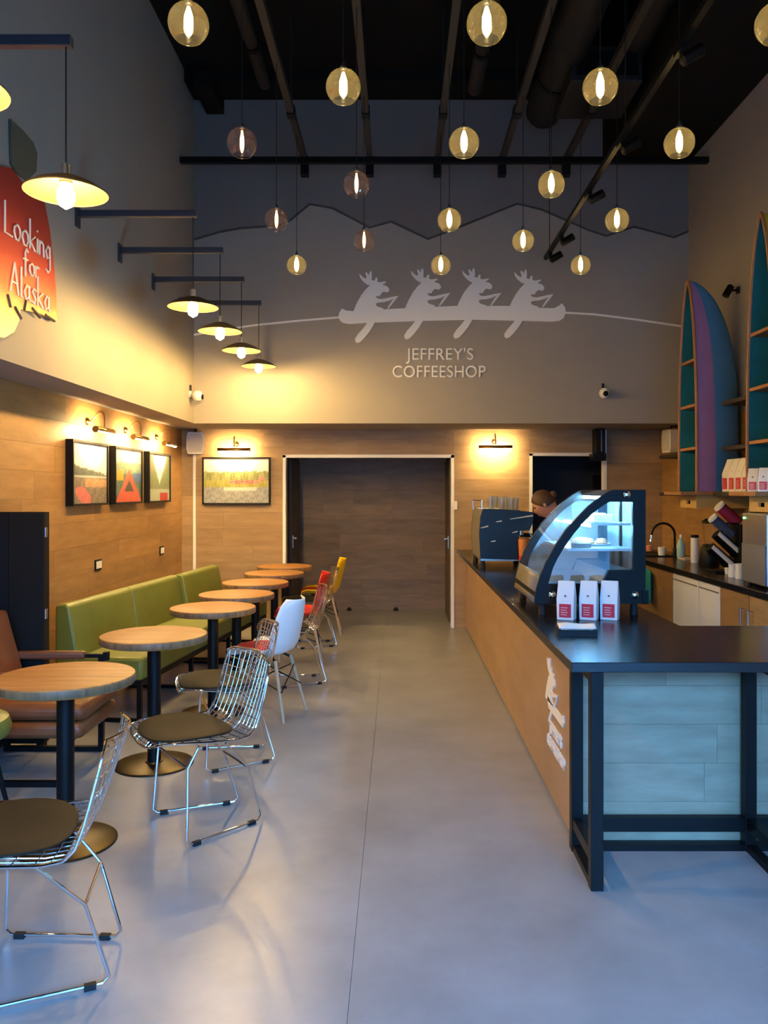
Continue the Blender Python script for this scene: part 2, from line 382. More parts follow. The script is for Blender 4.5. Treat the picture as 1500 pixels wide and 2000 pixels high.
for x, z, rr, lb, m_ in ((1.42, 5.28, .17, 'fat black round duct running above the pendants beside the track', DUCT), (2.0, 5.35, .12, 'thin black round duct next to the dark bulkhead', DUCT), (.75, 5.5, .07, 'narrow dark service pipe high above the middle pendant rails', PIPE), (-1.3, 5.55, .06, 'narrow dark service pipe near the poster wall ceiling', PIPE)):
    t_ = thing('ceiling_duct', lb, 'duct', (x, .5, z))
    MB().tube([(0, 0, 0), (0, 7.5, 0)], rr, 16).build('pipe', m_, t_, smooth=True)
    for y in (1.5, 4., 6.8):
        MB().tube([(0, y-.03, 0), (0, y+.03, 0)], rr+.012, 16).build('collar', BLACK, t_, smooth=True)
        MB().tube([(0, y, rr), (0, y, ZC-z)], .008, 6).build('hanger', CORDM, t_)
t_ = thing('ceiling_fan_coil', 'dark boxy air unit under ceiling above cross rail near the bulkhead', 'air unit', (1.75, 7.2, 5.0))
B(-.3, -.35, 0, .3, .35, .3).build('housing', DUCT, t_, bevel=.01); MB().box(-.26, -.36, .05, .26, -.352, .25).build('grille', BLACK, t_)
for sx in (-.27, .27): MB().tube([(sx, 0, .3), (sx, 0, ZC-5.0)], .008, 6).build('hanger', CORDM, t_)

# globe pendants
GZ = EYE+2.079
def globe(px, d, ci, dim, label):
    t_ = thing('globe_pendant', label, 'pendant lamp', (RX[ci], d, GZ), 0, 'globe pendants in staggered rows')
    r = .09
    prof = [(r*math.sin(a), r*math.cos(a)) for a in [R(9+i*(142-9)/14) for i in range(15)]]
    MB().lathe_open(prof, 26).build('globe', CLEAR if dim else AMBER, t_, smooth=True)
    MB().tube([(prof[-1][0]*math.cos(k*PI/13), prof[-1][0]*math.sin(k*PI/13), prof[-1][1]) for k in range(26)], .0018, 5, cyc=True).build('rim', CLEAR if dim else AMBER, t_, smooth=True)
    MB().lathe([(.014, .085), (.016, .088), (.016, .105), (.008, .115), (.006, .128)], 14).build('socket', STEEL, t_, smooth=True)
    k = .62 if dim else 1
    MB().lathe([(.006, .075), (.011*k, .06), (.02*k, .03), (.021*k, -.01), (.016*k, -.04), (.004, -.056)], 10).build('bulb', E_DIM if dim else E_GLOBE, t_, smooth=True)
    MB().tube([(0, 0, .128), (0, 0, RZ-GZ-.031)], .0028, 5).build('cord', CORDM, t_)
ROWD = (3.64, 4.21, 4.89, 5.55, 6.28, 6.80, 7.53)
OR = ('first', 'second', 'third', 'fourth', 'fifth', 'sixth', 'last')
for r_ in range(7):
    cols = (0, 2, 4) if r_ % 2 == 0 else (1, 3)
    for c_ in cols:
        dim = (r_, c_) in ((2, 0), (3, 1), (4, 0), (5, 1))
        pos = {0: 'on the poster-wall rail', 1: 'on the second rail', 2: 'on the middle rail', 3: 'on the fourth rail', 4: 'on the rail nearest the canoes'}[c_]
        globe(0, ROWD[r_], c_, dim, f"{'clear' if dim else 'amber'} glass globe pendant {pos}, {OR[r_]} row from the entrance")

# track with spotlights
TX, TZ = 1.5, EYE+2.37
t_ = thing('track_rail', 'black suspended lighting track running above the counter', 'track', (TX, 1.2, TZ))
B(-.018, 0, -.018, .018, 7.12, .018).build('channel', BLACK, t_)
for y in (1.5, 4.2, 6.9): MB().tube([(0, y, .018), (0, y, ZC-TZ)], .004, 5).build('hanger', CORDM, t_)
for i, (y, lb) in enumerate(((3.0, 'nearest the entrance'), (4.35, 'second from the entrance'), (5.5, 'middle one'), (6.45, 'third from the logo wall'), (7.55, 'second from the logo wall'), (8.1, 'at the end by the logo wall'))):
    s_ = thing('track_spotlight', f'small black cylinder spotlight clipped to the track, {lb}', 'spotlight', (TX, y, TZ), 0, 'spotlights on the track')
    B(-.02, -.05, -.045, .02, .05, -.019).build('adapter', BLACK, s_)
    M = Matrix.Translation((.03, 0, -.07)) @ Matrix.Rotation(R(60), 4, 'Y')
    MB().lathe([(.02, -.03), (.034, -.02), (.034, .10), (.028, .101), (.026, .09), (.001, .09)], 16, M=M).build('head', BLACK, s_, smooth=True)

# wall arm lamps
def arm_lamp(y, label, dx=0):
    t_ = thing('arm_lamp', label, 'wall lamp', (XLU, y, EYE+1.85), 0, 'arm lamps along the poster wall')
    B(0, -.035, -.09, .014, .035, .05).build('wall_plate', ARM, t_, bevel=.003)
    B(.014, -.02, -.022, .80, .02, .022).build('arm', ARM, t_, bevel=.003)
    x = .775+dx
    MB().tube([(x, 0, -.022), (x, 0, -.50)], .0035, 6).build('cord', CORDM, t_)
    MB().lathe([(.005, -.50), (.018, -.505), (.02, -.56), (.026, -.565), (.026, -.585)], 16, (x, 0, 0)).build('socket', STEEL, t_, smooth=True)
    MB().lathe_open([(.024, -.553), (.06, -.562), (.12, -.588), (.165, -.618), (.166, -.623)], 40, (x, 0, 0)).build('shade', SHADE, t_, smooth=True, solid=.002)
    MB().lathe([(.014, -.585), (.024, -.598), (.034, -.620), (.036, -.645), (.028, -.672), (.004, -.688)], 12, (x, 0, 0)).build('bulb', E_WALL, t_, smooth=True)
for y, lb in ((2.5, 'at the edge of view nearest the entrance'), (3.37, 'second from the entrance, above the red poster'), (5.46, 'just beyond the red poster'), (6.29, 'third from the logo wall'), (7.15, 'second from the logo wall'), (8.04, 'closest to the logo wall')):
    arm_lamp(y, 'disc lamp on a black wall arm, '+lb)

# ================================================================ LOGO WALL
LOGO = thing('logo_sign', 'white cut-out of four moose paddling a canoe on the grey wall', 'sign', (0, YU, 0))
def zp(u, v): x, y, z = atY(640+u/3.125, 500+v/3.125, YU); return (x, z)
def flat(poly, name, parent, m, th=.012):
    return MB().prism(poly, lambda p: (p[0], -th, p[1]), lambda p: (p[0], -.0005, p[1])).build(name, m, parent)
canoe = [(66, 372), (72, 345), (88, 322), (110, 334), (150, 338), (470, 320), (780, 306), (1090, 306), (1290, 318), (1380, 320), (1410, 305), (1428, 290), (1448, 315), (1452, 345), (1440, 378), (1415, 396), (1370, 402), (1200, 397), (880, 390), (590, 397), (270, 408), (130, 416), (95, 410), (74, 394)]
flat([zp(*p) for p in canoe], 'canoe', LOGO, LETTER)
moose = [(158, 340), (165, 318), (180, 285), (205, 240), (232, 205), (258, 180), (240, 175), (215, 155), (198, 132), (193, 108), (212, 128), (232, 140), (238, 132), (230, 105), (238, 100), (252, 118), (258, 95), (268, 97), (270, 130), (268, 148), (285, 152), (295, 132), (305, 136), (303, 158), (318, 162), (340, 158), (356, 156), (352, 166), (338, 172), (340, 180), (355, 182), (368, 190), (377, 206), (372, 218), (360, 224), (345, 218), (335, 222), (322, 236), (318, 246), (300, 244), (294, 250), (306, 262), (330, 264), (360, 258), (395, 250), (432, 244), (425, 254), (400, 286), (372, 322), (362, 322), (385, 285), (402, 260), (380, 272), (345, 282), (310, 285), (292, 292), (300, 308), (320, 315), (340, 320), (338, 332), (250, 335)]
paddle = [(245, 395), (292, 395), (278, 425), (255, 462), (225, 500), (200, 525), (180, 532), (168, 522), (168, 505), (185, 478), (215, 445), (236, 418)]
for k, (dx, dy) in enumerate(((0, 0), (315, -17), (628, -18), (945, -10))):
    flat([zp(u+dx, v+dy) for u, v in moose], 'moose', LOGO, LETTER, .0115)
    pdx = (0, 300, 600, 910)[k]; pdy = (0, -22, -26, -28)[k]
    flat([zp(u+pdx, v+pdy) for u, v in paddle], 'paddle', LOGO, LETTER, .011)
def strip(pts, w, name):
    q = [(atY(x, y, YU)[0], atY(x, y, YU)[2]) for x, y in pts]
    flat([(x, z+w/2) for x, z in q]+[(x, z-w/2) for x, z in reversed(q)], name, LOGO, LETTER, .008)
strip([(373, 655), (430, 645), (500, 635), (580, 627), (662, 620)], .02, 'water_line'); strip([(1104, 611), (1160, 614), (1240, 624), (1335, 638)], .02, 'water_line')
MX = Matrix.Rotation(R(90), 4, 'X')
def wall_text(txt, px0, px1, py_base, size):
    x0, _, z = atY(px0, py_base, YU); x1 = atY(px1, py_base, YU)[0]
    o = textmesh(txt, size, .008, Matrix.Identity(4), LETTER, LT, 'lettering', 'LEFT', 1.04)
    xs = [v.co.x for v in o.data.vertices]; s_ = (x1-x0)/(max(xs)-min(xs))
    o.data.transform(Matrix.Translation((x0, -.009, z)) @ MX @ Matrix.Diagonal((s_, 1, 1, 1)) @ Matrix.Translation((-min(xs), 0, 0)))
LT = thing('shop_lettering', "white raised wall letters reading JEFFREY'S COFFEESHOP below the moose canoe", 'sign', (0, YU, 0))
wall_text("JEFFREY'S", 793, 924, 703, .175); wall_text('COFFEESHOP', 767, 948, 737, .175)

def cctv(loc, rotz, label):
    t_ = thing('security_camera', label, 'camera', loc, rotz, 'white security cameras')
    MB().lathe([(.035, 0), (.035, .012), (.012, .02), (.010, .05)], 18, M=Matrix.Rotation(R(90), 4, 'X') @ Matrix.Identity(4)).build('mount', PLASTIC, t_, smooth=True)
    MB().lathe([(.001, -.055), (.03, -.05), (.048, -.03), (.056, 0), (.048, .03), (.03, .05), (.001, .055)], 20, (0, -.08, -.02)).build('housing', PLASTIC, t_, smooth=True)
    MB().lathe([(.028, 0), (.028, .012), (.02, .016), (.001, .016)], 16, M=Matrix.Translation((0, -.125, -.03)) @ Matrix.Rotation(R(90), 4, 'X')).build('lens', BLACK, t_, smooth=True)
    MB().tube([(0, -.01, .03), (0, -.01, .09)], .012, 8).build('cable', BLACK, t_)
x, y, z = atY(1177, 766, YU); cctv((x, y, z), 0, 'round white security camera on grey wall above the narrow opening')
cctv((XLU, 8.42, EYE+190*8.45/F), R(90), 'round white security camera in the corner beside the arm lamps')

# poster on the left painted wall
SG = thing('red_poster', 'red to cream cut-out poster with Looking for Alaska in white handwriting', 'poster', (XLU+.004, 0, 0))
def wl_pt(px, py): p = atX(px, py, XLU); return (p[1], p[2])
outer = [wl_pt(*p) for p in ((-60, 300), (-20, 322), (0, 327), (14, 328), (28, 346), (34, 354), (46, 364), (60, 383), (65, 380), (80, 397), (90, 450), (98, 520), (102, 570), (104, 628), (70, 612), (32, 604), (30, 625), (20, 648), (0, 660), (-20, 655), (-60, 640))]
outer = outer+[(3.6, 2.45), (3.45, 2.8), (3.5, 3.3), (3.7, 3.5)]
m = bpy.data.materials.new('poster_gradient'); m.use_nodes = True; MATS['poster_gradient'] = m
nt = m.node_tree; g_ = nt.nodes.new('ShaderNodeNewGeometry'); sp = nt.nodes.new('ShaderNodeSeparateXYZ'); mr = nt.nodes.new('ShaderNodeMapRange'); rp = nt.nodes.new('ShaderNodeValToRGB')
nz = nt.nodes.new('ShaderNodeTexNoise'); nz.inputs['Scale'].default_value = 9; ad = nt.nodes.new('ShaderNodeMath'); ad.operation = 'MULTIPLY_ADD'; ad.inputs[1].default_value = .12
nt.links.new(g_.outputs['Position'], sp.inputs[0]); nt.links.new(g_.outputs['Position'], nz.inputs['Vector']); nt.links.new(nz.outputs['Fac'], ad.inputs[0]); nt.links.new(sp.outputs['Z'], ad.inputs[2])
mr.inputs['From Min'].default_value = 2.44; mr.inputs['From Max'].default_value = 3.42; nt.links.new(ad.outputs[0], mr.inputs[0]); nt.links.new(mr.outputs[0], rp.inputs[0])
cr = rp.color_ramp; cr.elements[0].color = S(246, 222, 160); cr.elements[1].color = S(150, 32, 26); cr.elements[0].position = .06
for p_, c_ in ((.22, S(250, 190, 96)), (.32, S(228, 110, 44)), (.5, S(206, 50, 30)), (.7, S(176, 36, 28))):
    e = cr.elements.new(p_); e.color = c_
nt.links.new(rp.outputs[0], nt.nodes['Principled BSDF'].inputs['Base Color']); nt.nodes['Principled BSDF'].inputs['Roughness'].default_value = .6
MB().prism(outer, lambda p: (.002, p[0], p[1]), lambda p: (.02, p[0], p[1])).build('board', m, SG)
hat = [wl_pt(*p) for p in ((16, 233), (40, 255), (60, 278), (68, 300), (66, 335), (48, 353), (30, 340), (18, 320))]
MB().prism(hat, lambda p: (.0, p[0], p[1]), lambda p: (.012, p[0], p[1])).build('grey_shape', mat('olive_grey', S(92, 88, 70), .7), SG)
STR = {'L': [[(0, 1), (0, 0), (.5, 0)]], 'o': [[(.25, .5), (.05, .38), (.02, .2), (.15, 0), (.32, 0), (.45, .2), (.42, .4), (.25, .5)]], 'k': [[(0, 1), (0, 0)], [(.38, .5), (.02, .25), (.4, 0)]], 'i': [[(.05, .5), (.05, 0)], [(.05, .72), (.05, .78)]],
       'n': [[(0, .5), (0, 0)], [(0, .35), (.15, .5), (.3, .42), (.34, 0)]], 'g': [[(.35, .42), (.2, .5), (.03, .3), (.15, .05), (.33, .12), (.36, .5)], [(.36, .5), (.36, -.3), (.2, -.45), (.02, -.35)]], 'f': [[(.4, .85), (.25, .95), (.15, .8), (.15, -.2)], [(0, .5), (.35, .52)]],
       'r': [[(0, .5), (0, 0)], [(0, .32), (.18, .5), (.34, .46)]], 'A': [[(0, 0), (.3, 1), (.58, 0)], [(.1, .36), (.5, .36)]], 'l': [[(.05, 1), (.05, 0), (.15, 0)]], 'a': [[(.36, .42), (.2, .5), (.02, .25), (.15, 0), (.36, .15)], [(.38, .5), (.36, .1), (.45, 0)]], 's': [[(.32, .45), (.15, .5), (.04, .38), (.28, .18), (.22, 0), (.02, .04)]]}
ADV = {'L': .6, 'o': .58, 'k': .52, 'i': .22, 'n': .48, 'g': .52, 'f': .5, 'r': .44, 'A': .72, 'l': .26, 'a': .56, 's': .46}
def script(txt, y, z, h, par):
    for ch in txt:
        mb = MB()
        for st in STR[ch]: mb.tube([(.026, y+p[0]*h, z+p[1]*h) for p in st], .0055, 6)
        mb.build('letter', LETTER, par); y += ADV[ch]*h
script('Looking', 4.40, 2.965, .17, SG); script('for', 4.62, 2.815, .14, SG); script('Alaska', 4.46, 2.66, .17, SG)
for a, b in (((5, 575), (11, 600)), ((20, 600), (32, 622)), ((38, 605), (42, 585)), ((54, 602), (70, 620)), ((80, 615), (98, 627))):
    p, q = wl_pt(*a), wl_pt(*b); MB().tube([(.022, p[0], p[1]), (.022, q[0], q[1])], .009, 6).build('dash', mat('dash_dark', S(70, 56, 60), .6), SG)

# ================================================================ PICTURES + PICTURE LAMPS
def print_grid(fn, w, h, M, parent, nu=54, nv=38, name='print'):
    mb = MB().grid(lambda a, b: M @ Vector((a*w-w/2, 0, b*h-h/2)), nu, nv); o = mb.build(name, attr_mat('photo_print', .35, .4), parent)
    at = o.data.color_attributes.new('print', 'FLOAT_COLOR', 'POINT'); k = 0
    for j in range(nv+1):
        for i in range(nu+1): c_ = fn(i/nu, j/nv); at.data[k].color = (c_[0]*.55, c_[1]*.55, c_[2]*.55, 1); k += 1
    return o
nz2 = lambda a, b, s: .5+.5*math.sin(a*s*7.1+math.sin(b*s*5.3)*2.1+s)*math.cos(b*s*6.7+math.sin(a*s*3.9)*1.7)
def lerp(c, d, t): return tuple(c[i]+(d[i]-c[i])*t for i in range(3))+(1,)
def pic_lake(a, b):
    n = nz2(a, b, 9)
    if b > .62-.16*a+.05*nz2(a, 0, 4): return lerp(S(236, 240, 244), S(255, 255, 255), b)
    if b > .46: return lerp(S(74, 84, 78), S(130, 138, 130), n)
    if b > .43: return S(225, 228, 225)
    if ((a-.3)/.22)**2+((b-.13+.35*(a-.3))/.13)**2 < 1: return lerp(S(226, 106, 108), S(240, 150, 146), n)
    if .28 < b < .40 and a > .35: return lerp(S(228, 200, 150), S(216, 120, 100), n)
    return lerp(S(92, 90, 84), S(178, 160, 140), n)
def pic_prow(a, b):
    n = nz2(a, b, 8); half = .02+.48*(1-b/.62) if b < .62 else 0
    if b < .62 and abs(a-.52) < half:
        if .2 < b < .48 and abs(a-.52) < half-.16: return S(74, 70, 64)
        return lerp(S(222, 80, 58), S(240, 120, 90), n)
    if .42 < b < .6 and a < .3: return S(222, 176, 60)
    if .38 < b < .56 and a > .68: return lerp(S(60, 100, 170), S(90, 130, 180), n)
    if b > .75: return lerp(S(200, 214, 206), S(238, 242, 234), n)
    if b > .55: return lerp(S(100, 140, 110), S(180, 200, 180), n)
    return lerp(S(50, 70, 64), S(110, 150, 140), n)
def pic_fjord(a, b):
    n = nz2(a, b, 10); v = .36+abs(a-.5)*1.7
    if b > v and b > .3: return lerp(S(238, 244, 238), S(255, 255, 250), b)
    if b < .16 and .5 < a < .9: return S(214, 60, 48)
    if b < .26: return lerp(S(176, 190, 170), S(220, 224, 200), n)
    return lerp(S(92, 120, 92), S(150, 168, 130), n) if n > .12 else S(214, 140, 96)
def pic_plane(a, b):
    n = nz2(a, b, 11)
    if b > .68+.06*nz2(a, 0, 6): return S(252, 252, 246)
    if ((a-.62)/.26)**2+((b-.47)/.045)**2 < 1 or ((a-.88)/.05)**2+((b-.55)/.06)**2 < 1: return lerp(S(216, 64, 50), S(240, 190, 180), n)
    if b > .52: return lerp(S(120, 130, 60), S(206, 204, 140), n)
    if b > .36: return lerp(S(170, 170, 60), S(214, 206, 120), n)
    if b > .2 and .3 < a < .8 and b > .27: return S(240, 236, 224)
    return lerp(S(150, 152, 150), S(206, 206, 206), n)
def picture(loc, rotz, w, h, fn, label):
    t_ = thing('framed_picture', label, 'picture', loc, rotz, 'framed photographs on the wood walls')
    b = .018; d = .06
    MB().box(-w/2, -d, -h/2, -w/2+b, -.001, h/2).box(w/2-b, -d, -h/2, w/2, -.001, h/2).box(-w/2+b, -d, -h/2, w/2-b, -.001, -h/2+b).box(-w/2+b, -d, h/2-b, w/2-b, -.001, h/2).build('frame', BLACK, t_)
    print_grid(fn, w-2*b, h-2*b, Matrix.Translation((0, -d+.012, 0)), t_)
    B(-w/2+b, -d+.014, -h/2+b, w/2-b, -.002, h/2-b).build('backing', MATTE, t_)
def piclamp(loc, rotz, label, ln=.38):
    t_ = thing('picture_lamp', label, 'wall lamp', loc, rotz, 'brass picture lamps')
    MB().lathe([(.03, 0), (.03, .01), (.022, .022), (.012, .03)], 18, M=Matrix.Rotation(R(90), 4, 'X')).build('wall_rose', BRASS, t_, smooth=True)
    arc = [(0, -.02, 0), (0, -.05, .03)]+[(0, -.12-.05*math.cos(a), .05+.05*math.sin(a)) for a in [R(10+i*20) for i in range(9)]][::1]
    arc = [(0, -.02, 0), (0, -.05, .015), (0, -.075, .05), (0, -.10, .075), (0, -.12, .08), (0, -.14, .06), (0, -.145, .03), (0, -.145, -.045)]
    MB().tube(arc, .006, 8).build('arm', BRASS, t_, smooth=True)
    # half-round hood with the tube lamp under it
    hood = MB().grid(lambda a, b: (-ln/2+ln*b, -.145+.024*math.cos(R(50+160*a)), -.075+.024*math.sin(R(50+160*a))), 12, 2)
    hood.build('hood', BRASS, t_, smooth=True, solid=.002)
    for s_ in (-1, 1): MB().tube([(s_*ln/2, -.145, -.075), (s_*(ln/2+.006), -.145, -.075)], .026, 14).build('end_cap', BRASS, t_, smooth=True)
    MB().tube([(-ln/2+.01, -.145, -.08), (ln/2-.01, -.145, -.08)], .011, 8).build('tube_bulb', E_PIC, t_, smooth=True)
PZ = EYE+.142
for y, fn, lb in ((6.51, pic_lake, 'framed photo of a pink kayak on a lake shore, closest to the dark cabinet'), (7.435, pic_prow, 'framed photo of an orange canoe prow, middle of three'), (8.40, pic_fjord, 'framed photo of a fjord with a red boat, beside the corner')):
    picture((XL, y, PZ), R(90), .755, .506, fn, lb)
for y, lb in ((6.55, 'brass picture lamp over the pink kayak photo'), (7.46, 'brass picture lamp over the orange canoe photo'), (8.42, 'brass picture lamp over the fjord photo')):
    piclamp((XL, y, EYE+.56), R(90), lb)
picture((-1.852, YB, EYE+.122), 0, .78, .543, pic_plane, 'framed photo of a red seaplane on a lake, on the back wall')
piclamp((-1.86, YB, EYE+.545), 0, 'brass picture lamp over the seaplane photo', .36)
piclamp(((965-777)*YB/F, YB, EYE+.575), 0, 'brass picture lamp lighting bare planks between the two openings', .37)

def speaker(loc, rotz, label):
    t_ = thing('wall_speaker', label, 'speaker', loc, rotz, 'white wall speakers')
    pr = [(-.085, 0), (-.10, .06), (-.10, .18), (-.085, .25), (.085, .25), (.10, .18), (.10, .06), (.085, 0)]
    MB().prism(pr, lambda p: (p[0]*.8, -.03, p[1]), lambda p: (p[0], -.15, p[1])).build('cabinet', PLASTIC, t_, bevel=.006)
    MB().prism([(p[0]*.82, .02+p[1]*.84) for p in pr], lambda p: (p[0], -.15, p[1]), lambda p: (p[0], -.158, p[1])).build('grille', mat('speaker_grille', S(206, 198, 184), .7), t_, bevel=.003)
    MB().box(-.02, -.03, .10, .02, 0, .15).tube([(0, -.09, .245), (0, -.09, .285), (0, -.0, .285)], .008, 8).build('bracket', BLACK, t_)
speaker((-2.33, YB, EYE+.425), R(12), 'white wall speaker in the corner above the white cable duct')
speaker((XR, 8.9, EYE+.42), R(-80), 'cream wall speaker on a black bracket beside the canoe shelf')
o = B(-2.355, YB-.02, .1, -2.325, YB-.001, EYE+.49).build('cable_duct', WHITE); tag(o, 'thin white vertical cable duct below the corner speaker', 'cable duct')
def socket(y, z, label, n=2):
    t_ = thing('wall_socket', label, 'socket', (XL, y, z), 0, 'sockets on the wood wall')
    B(0, -.07 if n == 2 else -.045, -.045, .012, .07 if n == 2 else .045, .045).build('frame', BLACK, t_, bevel=.003)
    for k in range(n):
        c = (k-.5)*.062 if n == 2 else 0
        B(.012, c-.027, -.03, .016, c+.027, .03).build('insert', PLASTIC, t_, bevel=.002)
socket(6.79, .963, 'black framed double wall socket nearer the dark cabinet'); socket(8.62, .95, 'black framed double wall socket nearer the room corner')
o = B(DX1+.0, YB-.03, 1.36, DX1+.04, YB-.013, 1.46).build('light_switch', PLASTIC, bevel=.004); tag(o, 'white light switch on the frame of the wide opening', 'switch')
t_ = thing('black_duct', 'black vertical duct hanging above the narrow opening', 'duct', (2.29, YB-.14, 0))
B(-.055, -.06, 2.0, .05, .12, ZS-.002).build('casing', BLACK, t_, bevel=.006); MB().box(.0, -.065, 2.02, .014, -.06, 2.26).build('seam', GREYP, t_); B(-.09, -.07, 1.92, .06, .12, 2.0).build('flange', BLACK, t_)
o = B(2.52, 10.5, 1.60, 2.61, 10.599, 1.78).build('control_box', BLACK, bevel=.004); tag(o, 'small black control box inside the narrow opening', 'control box')

# ================================================================ LEFT SEATING
# tables
def make_table():
    t_ = thing('round_table', 'x', 'table', (0, 0, 0), 0, 'round oak tables along the bench')
    MB().lathe([(.288, .704), (.297, .708), (.30, .713), (.30, .742), (.297, .748), (.29, .75)], 56).build('tabletop', TABLE, t_, smooth=True)
    MB().lathe_open([(.3002, .712), (.3008, .713), (.3008, .742), (.3002, .743)], 56).build('edge_band', mat('stave_edge', S(150, 116, 78), .5, col2=S(92, 70, 48), nscale=30, stretch=(1, 1, .02)), t_, smooth=True)
    MB().lathe([(.038, .022), (.038, .692)], 22).build('pole', BLACK, t_, smooth=True)
    MB().lathe([(.12, .690), (.12, .703)], 22).build('mounting_plate', BLACK, t_, smooth=True)
    MB().lathe([(.222, 0), (.222, .006), (.214, .011), (.05, .016), (.045, .022)], 48).build('base', BRONZE, t_, smooth=True)
    return t_
tb = make_table()
TL = ('nearest the entrance, before the tan armchair', 'second from the entrance, at the bench end', 'third from the entrance, by the second wire chair', 'fourth from the entrance, before the bench', 'fifth from the entrance, third from the recess', 'second closest to the wide recess', 'closest to the wide recess')
for i, (x, y) in enumerate(((-1.487, 3.665), (-1.404, 4.72), (-1.315, 5.83), (-1.297, 6.59), (-1.295, 7.45), (-1.25, 8.30), (-1.25, 9.06))):
    o = tb if i == 0 else copy_tree(tb); o.location = (x, y, 0); o['label'] = 'round oak pedestal table, '+TL[i]

# bench
def bench(name, loc, rotz, ln, n, label):
    t_ = thing(name, label, 'bench', loc, rotz, 'green upholstered benches')
    w = ln/n
    for k in range(n):
        a, b = k*w+.004, (k+1)*w-.004
        prof = [(-.62, .30), (-.62, .78), (-.60, .80), (-.545, .80), (-.52, .78), (-.46, .44), (-.46, .30)]
        MB().prism(prof, lambda p: (p[0], a, p[1]), lambda p: (p[0], b, p[1])).build('backrest', GREEN, t_, smooth=True, bevel=.018)
        B(-.47, a, .29, 0, b, .445).build('seat_cushion', GREEN, t_, smooth=True, bevel=.022)
    B(-.6, .01, .255, -.01, ln-.01, .29).build('frame', BLACK, t_)
    for y in ([.03, ln-.06] if n == 1 else [.03, ln/2, ln-.06]):
        MB().box(-.05, y, .02, -.02, y+.03, .255).box(-.58, y, .02, -.55, y+.03, .255).box(-.58, y, 0, -.02, y+.03, .024).build('leg', BLACK, t_)
bench('bench', (-1.725, 5.52, 0), R(-6.3), 2.0, 2, 'long green leather bench with two cushions beside the dark cabinet')
bench('bench', (-1.475, 7.55, 0), R(-6.3), 1.02, 1, 'short green leather bench in the corner under the pictures')

# wire chair
PROF = [(-.335, .425), (-.315, .447), (-.24, .455), (-.10, .44), (.02, .43), (.085, .437), (.125, .47), (.155, .53), (.185, .61), (.215, .70), (.238, .768), (.244, .785)]
HW = [.13, .20, .245, .262, .258, .252, .25, .25, .252, .245, .222, .16]
def interp(arr, t):
    x = t*(len(arr)-1); i = min(int(x), len(arr)-2); f = x-i
    if isinstance(arr[0], tuple): return tuple(arr[i][k]*(1-f)+arr[i+1][k]*f for k in range(len(arr[0])))
    return arr[i]*(1-f)+arr[i+1]*f
def shell_pt(t, s):
    x, z = interp(PROF, t); w = interp(HW, t); k = max(0, (t-.45)/.55)
    return Vector((x-.05*k*s*s, w*s, z+.018*s*s*(1-k)))
def wire_chair():
    t_ = thing('wire_chair', 'x', 'chair', (0, 0, 0), 0, 'chrome wire chairs')
    mb = MB(); ns = 13
    for i in range(1, ns):
        s_ = -1+2*i/ns
        # lengthwise wires end where the rim narrows
        pts = []
        for k in range(45):
            t0 = k/44; w = interp(HW, t0); lat = s_*.262
            if abs(lat) <= w: x, z = interp(PROF, t0); kk = max(0, (t0-.45)/.55); q = lat/max(w, .01); pts.append((x-.05*kk*q*q, lat, z+.018*q*q*(1-kk)))
        if len(pts) > 2: mb.tube(pts, .0023, 5)
    for k in range(1, 20):
        t0 = k/20
        mb.tube([shell_pt(t0, -1+2*i/10) for i in range(11)], .0024, 5)
    mb.build('wire_shell', CHROME, t_, smooth=True)
    rim = [shell_pt(k/40, -1) for k in range(41)]+[shell_pt(1, -1+2*i/8) for i in range(1, 8)]+[shell_pt(1-k/40, 1) for k in range(41)]+[shell_pt(0, 1-2*i/8) for i in range(1, 8)]
    MB().tube(rim, .0052, 7, cyc=True).build('rim', CHROME, t_, smooth=True)
    r = .0058
    for s_ in (-1, 1):
        F_ = Vector((-.2, s_*.225, .012)); G = Vector((.2, s_*.135, .012))
        d = (G-F_).normalized()
        MB().tube([(-.14, s_*.205, .428), (-.185, s_*.195, .34), F_+Vector((0, 0, .02)), F_+d*.02, G-d*.02, G+Vector((0, 0, .02)), (.13, s_*.15, .27), (-.01, s_*.20, .425)], r, 8).build('sled_leg', CHROME, t_, smooth=True)
        for q in (.12, .86):
            c = F_.lerp(G, q); M = Matrix.Translation(c) @ Matrix.Rotation(math.atan2(d.y, d.x), 4, 'Z')
            MB().box(-.018, -.010, -.012, .018, .010, .006, M).build('glide', RUBBER, t_)
    MB().tube([(-.185, -.195, .34), (-.185, .195, .34)], r*.9, 8).build('stretcher', CHROME, t_, smooth=True)
    MB().tube([(.13, -.15, .27), (.13, .15, .27)], r*.9, 8).build('stretcher', CHROME, t_, smooth=True)
    # seat pad
    n = 40; rad = []
    for k in range(n):
        a = 2*PI*k/n; cx, ex, ey = -.125, .20, .235
        c_, s_ = math.cos(a), math.sin(a); e = 2.5
        rr = (abs(c_)**e+abs(s_)**e)**(-1/e); rad.append((cx+ex*rr*c_, ey*rr*s_))
    pz = lambda x, y: .45+.02*(y/.25)**2-.06*max(0, (x+.15))*.3
    mb = MB(); vs = []; 
    for sc_, dz in ((.98, .006), (1, .008), (1, .014), (.97, .018), (.5, .0185)):
        for x, y in rad: X = -.125+(x+.125)*sc_; Y = y*sc_; vs.append((X, Y, pz(X, Y)+dz))
    fs = [(j*n+k, j*n+(k+1) % n, (j+1)*n+(k+1) % n, (j+1)*n+k) for j in range(4) for k in range(n)]+[tuple(4*n+k for k in range(n)), tuple(range(n-1, -1, -1))]
    mb.add(vs, fs); pad = mb.build('seat_pad', OLIVE, t_, smooth=True)
    return t_
wc = wire_chair()
